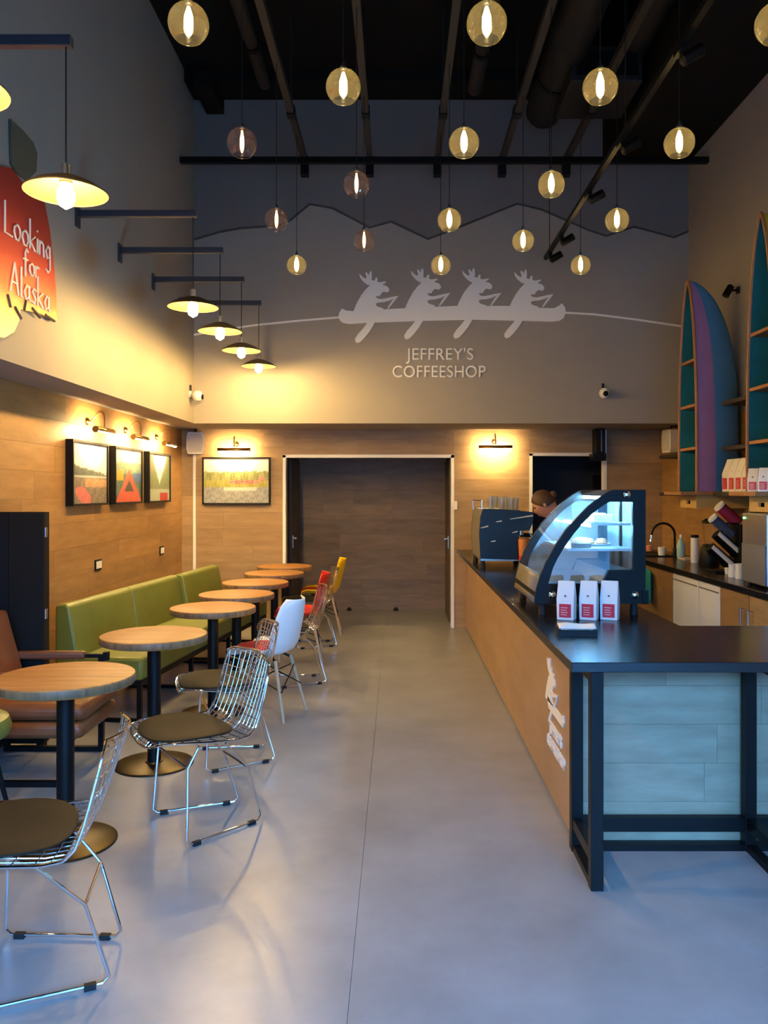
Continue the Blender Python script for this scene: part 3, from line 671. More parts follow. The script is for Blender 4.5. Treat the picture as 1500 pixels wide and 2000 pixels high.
for i, (x, y, th, lb) in enumerate(((-1.14, 2.70, 11, 'chrome wire chair with olive pad, cut by the picture edge in front'), (-.892, 3.90, 35, 'chrome wire chair with olive pad, turned to the nearest tables'), (-.952, 4.83, 20, 'chrome wire chair with olive pad, just before the white chair'), (-.815, 6.78, 15, 'chrome wire chair between the white and the red shell chairs'), (-.845, 8.40, 12, 'chrome wire chair between the red and the yellow shell chairs'))):
    o = wc if i == 0 else copy_tree(wc); o.location = (x, y, 0); o.rotation_euler = (0, 0, R(th)); o['label'] = lb

# moulded shell chair
SP = [(-.235, .415), (-.225, .438), (-.17, .452), (-.05, .44), (.08, .432), (.145, .455), (.185, .52), (.21, .61), (.232, .70), (.25, .78), (.262, .825)]
SW = [.17, .20, .22, .23, .232, .235, .235, .228, .212, .18, .12]
def shell_chair(loc, th, m_, label, pad=None):
    t_ = thing('shell_chair', label, 'chair', loc, R(th), 'moulded shell chairs with wooden legs')
    def fn(a, b):
        x, z = interp(SP, b); w = interp(SW, b); s_ = -1+2*a; k = max(0, min(1, (b-.35)/.3)); sd = .055*(1-abs(b-.5)*1.4)
        return (x-(.075*k)*s_*s_, w*s_, z+max(0, sd)*s_**4*(1-k*.6)+.02*s_*s_*(1-k))
    MB().grid(fn, 16, 30).build('shell', m_, t_, smooth=True, solid=.007)
    for sx in (-1, 1):
        for sy in (-1, 1):
            MB().tube([(sx*.125-.02, sy*.12, .405), (sx*.20, sy*.185, .0)], [.014, .0105], 10).build('leg', LEGW, t_, smooth=True)
            MB().tube([(sx*.12-.02, sy*.118, .395), (sx*.07-.02, sy*.07, .432)], .009, 8).build('mount', RUBBER, t_)
    for sy in (-1, 1):
        MB().tube([(-.14, sy*.13, .34), (.17, sy*.155, .20)], .004, 6).build('brace', BLACK, t_); MB().tube([(.11, sy*.13, .34), (-.19, sy*.155, .20)], .004, 6).build('brace', BLACK, t_)
    for sx in (-1, 1):
        MB().tube([(sx*.14-.01, -.13, .34), (sx*.17, .155, .20)], .004, 6).build('brace', BLACK, t_); MB().tube([(sx*.14-.01, .13, .34), (sx*.17, -.155, .20)], .004, 6).build('brace', BLACK, t_)
    if pad:
        MB().lathe([(.15, .458), (.175, .464), (.18, .476), (.17, .488), (.10, .492)], 32, (-.06, 0, 0)).build('seat_pad', pad, t_, smooth=True)
    return t_
shell_chair((-.905, 5.775, 0), -18, WHTP, 'white moulded shell chair with a red seat pad', REDF)
shell_chair((-.885, 7.52, 0), 4, REDP, 'red moulded shell chair between two wire chairs', REDF)
shell_chair((-.835, 9.13, 0), 4, YELP, 'yellow moulded shell chair with a red seat pad by the recess', REDF)

# tan armchair
AC = thing('armchair', 'tan leather armchair with black sled frame behind the nearest table', 'armchair', (-1.78, 4.66, 0))
for s_ in (-1, 1):
    y = s_*.30
    MB().box(-.6, y-.015, 0, 0, y+.015, .03).box(-.03, y-.015, .03, 0, y+.015, .40).box(-.6, y-.015, .03, -.57, y+.015, .56).box(-.03, y-.015, .40, 0, y+.015, .42).build('side_frame', BLACK, AC)
    MB().box(-.03, y-.015, .42, 0, y+.015, .585).box(-.13, y-.012, .565, .015, y+.012, .588).box(0.0, y-.018, .55, .03, y+.018, .60).build('arm_bracket', BLACK, AC)
    B(-.60, y-.028, .555, -.11, y+.028, .605).build('armrest', mat('armrest_wood', S(110, 66, 42), .45), AC, smooth=True, bevel=.016)
MB().box(-.6, -.285, .2, -.57, .285, .23).box(-.03, -.285, .2, 0, .285, .23).build('crossbar', BLACK, AC)
M = Matrix.Rotation(R(4), 4, 'Y')
B(-.52, -.28, .24, .09, .28, .33).build('seat_cushion', TAN, AC, smooth=True, bevel=.03); B(-.50, -.275, .335, .10, .275, .425).build('seat_cushion', TAN, AC, smooth=True, bevel=.035)
mb = MB(); M = Matrix.Translation((-.50, 0, .40)) @ Matrix.Rotation(R(-15), 4, 'Y'); mb.box(-.07, -.29, -.12, .05, .29, .47, M); mb.build('backrest', TAN, AC, smooth=True, bevel=.03)

# green chair at the picture edge
GC = thing('green_chair', 'green leather tub chair with tapered black legs at the picture edge', 'chair', (-2.12, 3.92, 0))
MB().lathe([(.001, .36), (.18, .365), (.235, .39), (.25, .43), (.235, .475), (.19, .50), (.001, .505)], 36).build('seat', GREEN, GC, smooth=True)
MB().grid(lambda a, b: ((.25+.02*b)*math.cos(R(110+140*a)), (.25+.02*b)*math.sin(R(110+140*a)), .45+.30*b*(math.sin(PI*(.15+.7*a)))), 24, 6).build('backrest', GREEN, GC, smooth=True, solid=.05)
for a in (35, 145, 215, 325):
    c_, s_ = math.cos(R(a)), math.sin(R(a)); MB().tube([(.15*c_, .15*s_, .37), (.235*c_, .235*s_, 0)], [.018, .010], 10).build('leg', BLACK, GC, smooth=True)
MB().lathe([(.16, .345), (.16, .365)], 24).build('base_plate', BLACK, GC, smooth=True)

# dark cabinet
CB = thing('dark_cabinet', 'tall shallow dark cabinet against the wood wall at the picture edge', 'cabinet', (-2.485, 5.02, 0))
B(0, 0, .03, .325, .06, 1.445).build('body', mat('cabinet_dark', S(20, 18, 15), .6, spec=.2), CB, bevel=.004)
B(0.0, -.018, .03, .105, -.002, 1.44).build('door', mat('cabinet_blue_black', S(14, 15, 19), .6, spec=.2), CB, bevel=.002); B(.108, -.018, .03, .325, -.002, 1.44).build('door', MATS['cabinet_dark'], CB, bevel=.002)
for z in (.82, 1.32): B(.325, -.012, z-.03, .332, .02, z+.03).build('hinge', STEEL, CB, bevel=.002)
for x in (.03, .29):
    for y in (.03,): B(x-.02, y-.03, 0, x+.02, y+.03, .03).build('foot', RUBBER, CB)

# ================================================================ COUNTER
CZ = .90
t_ = thing('service_counter', 'long wood-fronted service counter with moose logo along the aisle', 'counter', (0, 0, 0))
for k in range(4):
    a = 3.64+k*1.45; b = min(a+1.448, YB-.016)
    B(.783, a, .02, .80, b, CZ-.042).build('front_panel', PANEL, t_)
ep = B(.80, 3.655, .02, 2.05, 3.67, CZ-.042).build('end_panel', DARKWOOD, t_)
planks(ep, WOOD_PALE, 'y', 3.642, .80, .02, 2.05, CZ-.042, row=.172, ln=1.1, seed=55)
MB().box(.80, 3.67, .02, .82, YB-.016, CZ-.042).box(1.34, 4.0, .02, 1.36, YB-.016, CZ-.042).box(1.36, 4.0, .02, 2.05, 4.02, CZ-.042).build('carcass', DARKWOOD, t_)
MB().box(.80, 3.68, 0, 1.34, YB-.02, .02).box(1.34, 3.68, 0, 2.04, 4.0, .02).build('plinth', BLACK, t_)
o = MB().prism([(.68, 3.21), (2.15, 3.21), (2.15, 4.09), (1.41, 4.09), (1.41, YB-.004), (.68, YB-.004)], lambda p: (p[0], p[1], CZ-.04), lambda p: (p[0], p[1], CZ)).build('countertop', TOP, bevel=.003)
tag(o, 'black countertop running along the wood-fronted counter and its near return', 'countertop')
# frame under the overhang
t_ = thing('counter_support', 'black steel leg frame under the near countertop overhang', 'support', (0, 0, 0))
for x in (.758, 1.515):
    for y in (3.21, 3.565):
        B(x, y+.005, 0, x+.05, y+.055, CZ-.042).build('leg', BLACK, t_, bevel=.002)
    B(x+.005, 3.265, 0, x+.045, 3.57, .03).build('floor_rail', BLACK, t_); B(x+.005, 3.265, .10, x+.045, 3.57, .145).build('side_rail', BLACK, t_)
    B(x+.005, 3.265, CZ-.085, x+.045, 3.57, CZ-.042).build('top_rail', BLACK, t_)
B(.808, 3.575, .085, 1.515, 3.615, .145).build('middle_rail', BLACK, t_); B(.808, 3.575, 0, 1.515, 3.615, .026).build('floor_rail', BLACK, t_)
B(1.565, 3.575, .085, 2.04, 3.615, .145).build('middle_rail', BLACK, t_); B(1.565, 3.575, 0, 2.04, 3.615, .026).build('floor_rail', BLACK, t_)
# logo on the counter side
lg = thing('counter_logo', 'white moose and lettering logo on the counter side near its front corner', 'sign', (.783, 0, 0))
def sp_(u, v): return (4.30-(u-150)/290*.40*1.0, .46+(340-v)/250*.235)
mz = [(4.21-(u-250)/300*.36, .485+(340-v)/250*.235) for u, v in moose]
MB().prism(mz, lambda p: (-.006, p[0], p[1]), lambda p: (0, p[0], p[1])).build('moose', LETTER, lg)
cz = [(4.26-q[0]*.42, .455+q[1]) for q in ((0, .03), (.04, .06), (.15, .045), (.85, .045), (.96, .06), (1, .03), (.93, 0), (.07, 0))]
MB().prism(cz, lambda p: (-.006, p[0], p[1]), lambda p: (0, p[0], p[1])).build('canoe', LETTER, lg)
pz_ = [(4.17, .455), (4.13, .455), (4.19, .40), (4.22, .38), (4.235, .395)]
MB().prism(pz_, lambda p: (-.006, p[0], p[1]), lambda p: (0, p[0], p[1])).build('paddle', LETTER, lg)
MS = Matrix(((0, 0, -1, 0), (-1, 0, 0, 0), (0, 1, 0, 0), (0, 0, 0, 1)))
for txt, z, h in (("JEFFREY'S", .345, .075), ('COFFEESHOP', .262, .075)):
    textmesh(txt, h, .003, Matrix.Translation((-.003, 4.05, z)) @ MS, LETTER, lg, 'lettering', bold=.003)
# light spill dots on the panel come from the pendants

# ---- pastry case
KY0, KY1 = 4.42, 5.22
def kp(u, v): return ((1020+u/5.556-777)*KY0/F, EYE+(960-(940+v/5.556))*KY0/F)
out_c = [(135, 1330), (150, 1200), (200, 1020), (270, 860), (370, 680), (480, 520), (600, 390), (720, 270), (850, 170), (930, 120), (990, 92), (1150, 92), (1340, 92), (1340, 500), (1340, 960), (1340, 1180), (1340, 1330), (900, 1330), (500, 1330)]
in_c = [(283, 1112), (290, 1090), (335, 940), (385, 835), (460, 710), (560, 570), (670, 440), (760, 350), (850, 283), (910, 243), (950, 222), (1100, 222), (1200, 225), (1205, 500), (1205, 955), (1190, 962), (940, 966), (870, 1112), (500, 1112)]
KO = [kp(*p) for p in out_c]; KI = [kp(*p) for p in in_c]
PC = thing('pastry_case', 'black curved-glass pastry display case glowing blue on the counter', 'display case', (0, 0, 0))
KZ0 = min(p[1] for p in KO); CASEB = mat('case_black', S(6, 8, 11), .35, spec=.2)
HAZY = glass('case_far_glass', (.9, .95, .97, 1), .16, haze=.35, hazecol=(.75, .9, 1, 1))
for a, nm in ((KY0, 'side_frame'), (KY1-.03, 'side_frame')):
    MB().ring(KO, KI, lambda p: (p[0], a, p[1]), lambda p: (p[0], a+.03, p[1])).build(nm, CASEB, PC)
    MB().prism(KI, lambda p: (p[0], a+.012, p[1]), lambda p: (p[0], a+.018, p[1])).build('side_glass', GLASSCASE if a == KY0 else HAZY, PC)
cur = KO[:11]
MB().grid(lambda a, b: (lambda q: (q[0]+.003, KY0+.03+(KY1-KY0-.06)*b, q[1]))(interp(KO[2:11], a)), 20, 1).build('front_glass', GLASSCASE, PC, smooth=True)
MB().grid(lambda a, b: (lambda q: (q[0]+.004, KY0+.03+(KY1-KY0-.06)*b, q[1]))(interp(KO[0:3], a)), 6, 1).build('front_panel', GREYP, PC, smooth=True, solid=.006)
xr = KO[12][0]; xl = KO[0][0]; zt = KO[10][1]
B(xl+.005, KY0+.03, KZ0, xr, KY1-.03, KZ0+.06).build('base', CASEB, PC)
B(KO[10][0], KY0+.03, zt-.03, xr, KY1-.03, zt).build('top_panel', CASEB, PC)
MB().box(xr-.03, KY0+.03, KZ0+.06, xr, KY0+.06, zt-.03).box(xr-.03, KY1-.06, KZ0+.06, xr, KY1-.03, zt-.03).box(xr-.03, KY0+.4, KZ0+.06, xr, KY0+.43, zt-.03).build('rear_frame', CASEB, PC)
for a, b in ((KY0+.06, KY0+.40), (KY0+.43, KY1-.06)): B(xr-.018, a, KZ0+.06, xr-.012, b, zt-.03).build('rear_door', HAZY, PC)
def casez(v): return kp(0, v)[1]
B(kp(470, 0)[0]+.02, KY0+.035, casez(750)-.006, kp(1200, 0)[0], KY1-.035, casez(750)+.006).build('shelf', mat('case_shelf', S(214, 232, 244), .15, coat=.4), PC)
B(kp(720, 0)[0]+.02, KY0+.035, casez(470)-.006, kp(1200, 0)[0], KY1-.035, casez(470)+.006).build('shelf', MATS['case_shelf'], PC)
MB().prism([kp(290, 1100), kp(880, 1100), kp(930, 975), kp(1200, 970), kp(1200, 1150), kp(290, 1150)], lambda p: (p[0], KY0+.04, p[1]), lambda p: (p[0], KY1-.04, p[1])).build('deck', STEEL, PC)
MB().tube([(kp(1010, 0)[0], KY0+.05, zt-.045), (kp(1010, 0)[0], KY1-.05, zt-.045)], .009, 8).build('led_strip', E_LED, PC)
MB().tube([(kp(760, 0)[0], KY0+.05, casez(492)), (kp(760, 0)[0], KY1-.05, casez(492))], .005, 8).build('led_strip', E_LED, PC)
for sx in (xl+.05, xr-.05):
    for sy in (KY0+.05, KY1-.05): MB().lathe([(.022, CZ), (.018, KZ0)], 14, (sx, sy, 0)).build('foot', RUBBER, PC, smooth=True)
for u, v in ((1135, 143), (325, 1230), (1225, 1235)):
    x, z = kp(u, v); MB().lathe([(.020, 0), (.020, .006), (.015, .011), (.001, .012)], 18, M=Matrix.Translation((x, KY0, z)) @ Matrix.Rotation(R(90), 4, 'X')).build('stud', CHROME, PC, smooth=True)
B(xr-.02, KY0-.012, KZ0, xr+.012, KY0-.001, casez(1180)).build('corner_trim', CASEB, PC)
# pastries
CAKE = mat('cake_cream', S(240, 226, 190), .7, noise=.2, nscale=60, bump=.5); CHOC = mat('cake_chocolate', S(78, 46, 30), .6); BUN = mat('bun_brown', S(190, 120, 60), .6, noise=.3, nscale=40)
z1 = casez(750)+.006; z2 = casez(470)+.006
ck = thing('cream_cake', 'cream-topped cake with dark base on the lower case shelf', 'cake', (kp(660, 0)[0]+.02, KY0+.14, z1))
MB().lathe([(.055, 0), (.057, .025)], 24).build('base', CHOC, ck, smooth=True)
MB().lathe([(.056, .025), (.052, .04), (.03, .055), (.001, .058)], 24).build('topping', CAKE, ck, smooth=True)
pt = thing('pastry_plate', 'white plate with two brown buns on the lower case shelf', 'plate', (kp(930, 0)[0], KY0+.30, z1))
MB().lathe([(.06, 0), (.09, .012), (.092, .015), (.06, .005), (.001, .004)], 28).build('plate', PLASTIC, pt, smooth=True)
for dx in (-.035, .04): MB().lathe([(.03, .006), (.036, .02), (.025, .04), (.001, .045)], 18, (dx, 0, 0)).build('bun', BUN, pt, smooth=True)
for k, (dx, dy, lb) in enumerate(((.02, .15, 'white cake board with pale slice on upper case shelf, near the side glass'), (.05, .42, 'white cake board with pale slice on upper case shelf, farther back'))):
    s_ = thing('cake_slice', lb, 'cake', (kp(900, 0)[0]+dx, KY0+dy, z2))
    B(-.07, -.06, 0, .07, .06, .006).build('board', PLASTIC, s_); MB().prism([(-.05, -.03), (.05, -.04), (.05, .04)], lambda p: (p[0], p[1], .006), lambda p: (p[0], p[1], .045)).build('slice', CAKE, s_)

# ---- coffee bags
def bag(loc, rotz, label, w=.10, h=.20, d=.065, group='white coffee bags'):
    t_ = thing('coffee_bag', label, 'coffee bag', loc, rotz, group)
    prof = [(-d/2, 0), (-d/2-.002, h*.55), (-d*.12, h*.92), (-.004, h), (.006, h), (d*.16, h*.92), (d/2+.002, h*.55), (d/2, 0)]
    vs = []; n = len(prof)
    ws = [w/2*.96, w/2, w/2*.96, w/2*.95, w/2*.95, w/2*.96, w/2, w/2*.96]
    gus = [.0, .0, -.012, 0, 0, -.012, 0, 0]
    MB().add([(-ws[i]-gus[i]*0, p[0], p[1]) for i, p in enumerate(prof)]+[(ws[i], p[0], p[1]) for i, p in enumerate(prof)], [tuple(range(n)), tuple(range(2*n-1, n-1, -1))]+[(i, i+n, (i+1) % n+n, (i+1) % n) for i in range(n)]).build('pouch', BAG, t_, smooth=True, bevel=.004)
    B(-w*.33, -d/2-.005, h*.08, w*.33, -d/2-.001, h*.42).build('label', LABEL, t_)
    mb = MB()
    for k in range(4): mb.box(-w*.24, -d/2-.0055, h*(.14+.06*k), w*(.1+.05*(k % 2)), -d/2-.0049, h*(.14+.06*k)+.0025)
    mb.build('label_print', BAG, t_)
    MB().lathe([(.006, 0), (.006, .002)], 10, M=Matrix.Translation((0, -d*.36-.006, h*.62)) @ Matrix.Rotation(R(80), 4, 'X')).build('valve', GREYP, t_)
    return t_
for px, lb in ((1109, 'nearest the aisle'), (1153, 'middle of three'), (1194, 'nearest the service side')):
    bag(((px-777)*4.26/F, 4.29, CZ), R(-24), f'white coffee bag with red label standing before the pastry case, {lb}', .092, .203, .07)
pk = thing('napkin_tray', 'black tray holding a flattened white paper packet on the counter', 'tray', ((1128-777)*3.82/F, 3.84, CZ), R(-6))
MB().box(-.09, -.055, 0, .09, .055, .008).box(-.09, -.055, .008, -.085, .055, .03).box(.085, -.055, .008, .09, .055, .03).box(-.09, .05, .008, .09, .055, .03).box(-.09, -.055, .008, .09, -.05, .03).build('tray', BLACK, pk)
MB().grid(lambda a, b: (-.085+.17*a, -.04+.085*b, .034+.012*math.sin(a*7)*math.sin(b*3)+.01*b), 12, 6).build('packet', BAG, pk, smooth=True, solid=.004)
MB().grid(lambda a, b: (-.075+.155*a, -.045+.07*b, .022+.006*math.sin(a*5+1)), 10, 4).build('packet', BAG, pk, smooth=True, solid=.004)

# ---- espresso machine
EY0, EY1 = 7.1, 7.88
EM = thing('espresso_machine', 'dark navy espresso machine with chrome top rail on the counter', 'espresso machine', (0, 0, 0))
def ep_(u, v): return ((880+u/6.25-777)*EY0/F, EYE+(960-(940+v/6.25))*EY0/F)
sidep = [(365, 945), (350, 640), (365, 430), (395, 335), (700, 345), (1010, 378), (1018, 430), (1000, 520), (965, 600), (838, 605), (832, 960)]
SPX = [ep_(*p) for p in sidep]
for a in (EY0, EY1-.02): MB().prism(SPX, lambda p: (p[0], a, p[1]), lambda p: (p[0], a+.02, p[1])).build('side_panel', NAVY, EM, bevel=.003)
mb = MB()
for a, b in (((370, 570), (460, 548)), ((555, 495), (625, 485)), ((725, 462), (1005, 420)), ((750, 630), (815, 612)), ((490, 738), (545, 728))):
    p, q = ep_(*a), ep_(*b); mb.tube([(p[0], EY0-.001, p[1]), (q[0], EY0-.001, q[1])], [.003, .007], 5)
mb.build('vein', PLASTIC, EM)
backp = [(365, 945), (350, 640), (365, 430), (395, 340), (700, 350), (1000, 385), (990, 520), (955, 595), (700, 600), (690, 955)]
MB().prism([ep_(*p) for p in backp], lambda p: (p[0], EY0+.02, p[1]), lambda p: (p[0], EY1-.02, p[1])).build('body', GREYP, EM, bevel=.006)
x0, z0 = ep_(690, 955); x1, _ = ep_(1000, 955)
B(ep_(370, 0)[0], EY0+.01, z0-.012, x1, EY1-.01, z0+.03).build('drip_tray', STEEL, EM)
for sx in (ep_(400, 0)[0], x1-.04):
    for sy in (EY0+.06, EY1-.06): MB().lathe([(.025, CZ), (.02, z0-.012)], 14, (sx, sy, 0)).build('foot', RUBBER, EM, smooth=True)
zt_ = ep_(0, 345)[1]; xa = ep_(400, 0)[0]; xb = ep_(860, 0)[0]
MB().tube([(xa, EY0+.04, zt_), (xa, EY0+.04, zt_+.06), (xb, EY0+.04, zt_+.06)][:0]+[(xa-.02, EY1-.05, zt_-.01), (xa-.02, EY1-.05, zt_+.075), (xa+.0, EY0+.1, zt_+.075), (xa+.0, EY0+.1, zt_)], .006, 8).build('cup_rail', CHROME, EM, smooth=True)
for k in range(2):
    y = EY0+.25+.32*k; x = ep_(900, 0)[0]
    MB().lathe([(.032, z0+.20), (.032, z0+.24)], 16, (x, y, 0)).build('group_head', CHROME, EM, smooth=True)
    MB().tube([(x, y, z0+.195), (x+.16, y, z0+.185)], [.012, .014], 8).build('portafilter', RUBBER, EM, smooth=True)
MB().tube([(ep_(960, 0)[0], EY0+.06, z0+.25), (ep_(1000, 0)[0], EY0+.05, z0+.2), (ep_(1010, 0)[0], EY0+.05, z0+.06)], .005, 6).build('steam_wand', CHROME, EM, smooth=True)
def cup(loc, r, h, m_, label, cat='glass', name='drinking_glass', group='glasses on the espresso machine'):
    o = MB().lathe([(r*.75, 0), (r, h), (r-.003, h), (r*.75-.002, .006), (.001, .005)], 18).build(name, m_, smooth=True, loc=loc); return tag(o, label, cat, group)
def gtop(x):
    q = [ep_(*p) for p in ((395, 340), (700, 350), (1000, 385))]; i = 0 if x < q[1][0] else 1
    f = (x-q[i][0])/(q[i+1][0]-q[i][0]); return q[i][1]+f*(q[i+1][1]-q[i][1])+.003
GL = glass('cup_glass', (.86, .88, .88, 1), .3, haze=.2)
for i, (px, py, lb) in enumerate(((958, 7.25, 'nearest the chrome rail'), (967, 7.4, 'second from the chrome rail'), (980, 7.25, 'third from the chrome rail'), (988, 7.42, 'fourth from the chrome rail'), (998, 7.27, 'fifth from the chrome rail'), (1007, 7.4, 'nearest the barista'))):
    x = (px-777)*py/F
    cup((x, py, gtop(x)), .033, .105+.01*(i % 2), GL, f'clear drinking glass on top of the espresso machine, {lb}')
oc = thing('paper_cup', 'orange and red paper cup beside the espresso machine', 'cup', ((1021-777)*7.06/F, 7.03, CZ))
MB().lathe([(.03, 0), (.032, .07)], 18).build('lower_cup', PLASTIC, oc, smooth=True); MB().lathe([(.036, .07), (.038, .12)], 18).build('red_band', REDP, oc, smooth=True); MB().lathe([(.038, .12), (.043, .255), (.04, .262)], 18).build('orange_cup', mat('orange_card', S(206, 122, 50), .6), oc, smooth=True)

# ================================================================ BACK COUNTER + WALL SHELVES (right)
BX = 2.42
o = B(BX, 4.6, CZ-.045, XR-.002, YB-.004, CZ).build('worktop', STONE, bevel=.003); tag(o, 'black stone worktop along the canoe shelf wall', 'worktop')
def cab(name, y0, y1, m_, label, cat='cabinet', handles=()):
    t_ = thing(name, label, cat, (BX+.03, 0, 0), 0, None)
    B(.02, y0+.002, .08, .58, y1-.002, CZ-.047).build('body', DARKWOOD, t_); B(0, y0+.003, .09, .02, y1-.003, CZ-.055).build('door', m_, t_, bevel=.002)
    for y in handles: MB().tube([(0, y, .74), (-.03, y, .74), (-.03, y, .50), (0, y, .50)], .007, 8).build('handle', STEEL, t_, smooth=True)
    B(.06, y0+.003, 0, .56, y1-.003, .08).build('plinth', BLACK, t_)
    return t_
CABWOOD = WOOD_Y
cab('base_cabinet', 7.30, 9.40, CABWOOD, 'wood-fronted base cabinet under the tap, half hidden by the pastry case')
f1 = cab('under_counter_fridge', 6.68, 7.295, CABW, 'white under-counter appliance next to the wood cabinet with tap', 'fridge'); f2 = cab('under_counter_fridge', 6.23, 6.675, CABW, 'white under-counter appliance next to the cabinet with bar handle', 'fridge')
for f, a, b in ((f1, 6.70, 7.28), (f2, 6.25, 6.66)): B(-.004, a, .79, -.001, b, .80).build('grip_line', GREYP, f)
cab('base_cabinet', 5.72, 6.225, CABWOOD, 'wood base cabinet with steel bar handle between appliance and picture edge', handles=(5.79,)); cab('base_cabinet', 5.0, 5.715, CABWOOD, 'wood base cabinet with steel bar handle at the picture edge', handles=(5.66,))
o = MB().grid(lambda a, b: (BX+.0-.012-.012*math.sin(a*9), 7.80+.18*a, .82-.30*b-.02*math.sin(a*5)), 14, 8).build('green_towel', mat('towel_green', S(30, 140, 120), .9), smooth=True, solid=.008); tag(o, 'green towel hanging on the wood cabinet behind the pastry case', 'towel')

# canoe shelves
def canoe_shelf(yc, L, hull, hull2, label, levels):
    t_ = thing('canoe_shelf', label, 'shelf', (2.6, yc, EYE+.0)); w0, D0 = .223, .445
    wf_ = lambda z: w0*max(0, 1-(z/L)**3)**.7; df = lambda z: .02+(D0-.02)*max(0, 1-(z/L)**4)**.6
    def fn(a, b, k=1.0):
        z = L*(1-(1-b)**1.6); an = PI*a; return (df(z)*k*math.sin(an)**.85, -wf_(z)*k*math.cos(an), z)
    nu, nv = 40, 36
    mb = MB().grid(lambda a, b: fn(a, b), nu, nv); h = mb.build('hull', hull, t_, smooth=True)
    if hull2:
        h.data.materials.append(hull2)
        for p in h.data.polygons:
            if p.index % nu < 4 or p.index % nu >= nu-4: p.material_index = 1
    MB().grid(lambda a, b: (lambda q: (q[0], q[1], min(q[2], L-.05)))(fn(a, b, .93)), nu, nv).build('lining', TEAL, t_, smooth=True)
    for s_ in (-1, 1): MB().tube([(-.004, s_*wf_(L*(1-(1-b/30)**1.6)), L*(1-(1-b/30)**1.6)) for b in range(31)], .013, 6).build('gunwale', GUNWALE, t_, smooth=True)
    for z in levels:
        w, d = wf_(z)*.92, df(z)*.92
        pts = [(0, -w)]+[(d*math.sin(PI*i/12)**.85, -w*math.cos(PI*i/12)) for i in range(1, 12)]+[(0, w)]
        MB().prism(pts, lambda p: (p[0], p[1], z-.012), lambda p: (p[0], p[1], z+.012)).build('shelf_board', GUNWALE, t_)
    zb = 1.55 if L < 1.95 else 1.6
    pts = [(.012*0, -wf_(zb)*.9), (0, wf_(zb)*.9), (0, 0)]
    return t_
canoe_shelf(7.335, 1.885, BLUE, PURPLE, 'upright half canoe shelf, blue and purple hull with teal inside', (.38, .76, 1.16))
canoe_shelf(5.86, 1.99, YELLOW, None, 'upright half canoe shelf, yellow hull with teal inside at the picture edge', (.36, .75, 1.15))
def wshelf(y0, y1, z, x0, label, m_=SHELFDK, th=.035):
    o = B(x0, y0, z-th, XR-.001, y1, z).build('wall_shelf', m_, bevel=.002); return tag(o, label, 'shelf', 'wall shelves around the canoes')
wshelf(6.09, 7.07, EYE+.775, 2.80, 'dark wall shelf between the canoes, topmost'); wshelf(6.09, 7.07, EYE+.385, 2.80, 'dark wall shelf between the canoes, above the row of coffee bags')
wshelf(6.09, 7.07, EYE-.002, 2.72, 'dark wall shelf between the canoes, carrying the row of coffee bags')
wshelf(7.60, 8.80, EYE+.385, 2.81, 'dark wall shelf beyond the blue canoe, below the cream speaker'); wshelf(7.60, 8.80, EYE-.01, 2.81, 'dark wall shelf beyond the blue canoe, level with its foot')
for yc, lb in ((7.335, 'blue canoe'), (5.86, 'yellow canoe')):
    wshelf(yc-.245, yc+.205, EYE-.001, 2.45, f'brown plank shelf under the {lb}', GUNWALE, .03)
    b_ = thing('wooden_crate', f'pale wooden box with hand hole under the {lb} plank', 'box', (2.60, yc, EYE-.031)); 
    MB().box(0, -.20, -.115, .02, -.05, -.001).box(0, .05, -.115, .02, .20, -.001).box(0, -.05, -.115, .02, .05, -.08).box(0, -.05, -.05, .02, .05, -.001).build('front', mat('pale_pine', S(206, 168, 100), .5, noise=.15, nscale=8), b_)
    MB().box(.02, -.20, -.115, .449, -.185, -.001).box(.02, .185, -.115, .449, .20, -.001).box(.02, -.185, -.115, .449, .185, -.105).build('sides', MATS['pale_pine'], b_)
    B(.05, -.18, -.1, .06, .18, -.005).build('inner_panel', MATTE, b_)
for k, (lb) in enumerate(('farthest from the entrance', 'second in line', 'middle one', 'fourth in line', 'closest to the yellow canoe')):
    bag((2.805, 6.91-.136*k, EYE-.002), R(-90), f'white coffee bag with red label between the canoes, {lb}', .128, .275, .09, 'coffee bags in a row on the shelf')
bag((2.52, 5.80, EYE-.001), R(-40), 'white coffee bag standing before the yellow canoe foot', .075, .165, .055, 'coffee bags in the yellow canoe')
bag((2.52, 5.63, EYE-.001), R(-40), 'white coffee bag cut by the picture edge before the yellow canoe', .075, .165, .055, 'coffee bags in the yellow canoe')
for yc, z, lb in ((7.35, EYE+1.80, 'blue canoe tip'), (5.95, EYE+1.70, 'yellow canoe tip')):
    s_ = thing('wall_spotlight', f'small black wall spotlight beside the {lb}', 'spotlight', (XR, yc-.02, z))
    B(-.012, -.03, -.03, -.001, .03, .03).build('plate', BLACK, s_); MB().tube([(-.01, 0, 0), (-.06, 0, 0)], .009, 8).build('stem', BLACK, s_)
    MB().lathe([(.022, -.05), (.032, -.04), (.032, .06), (.001, .055)], 16, M=Matrix.Translation((-.09, 0, 0)) @ Matrix.Rotation(R(-150), 4, 'Y')).build('head', BLACK, s_, smooth=True)

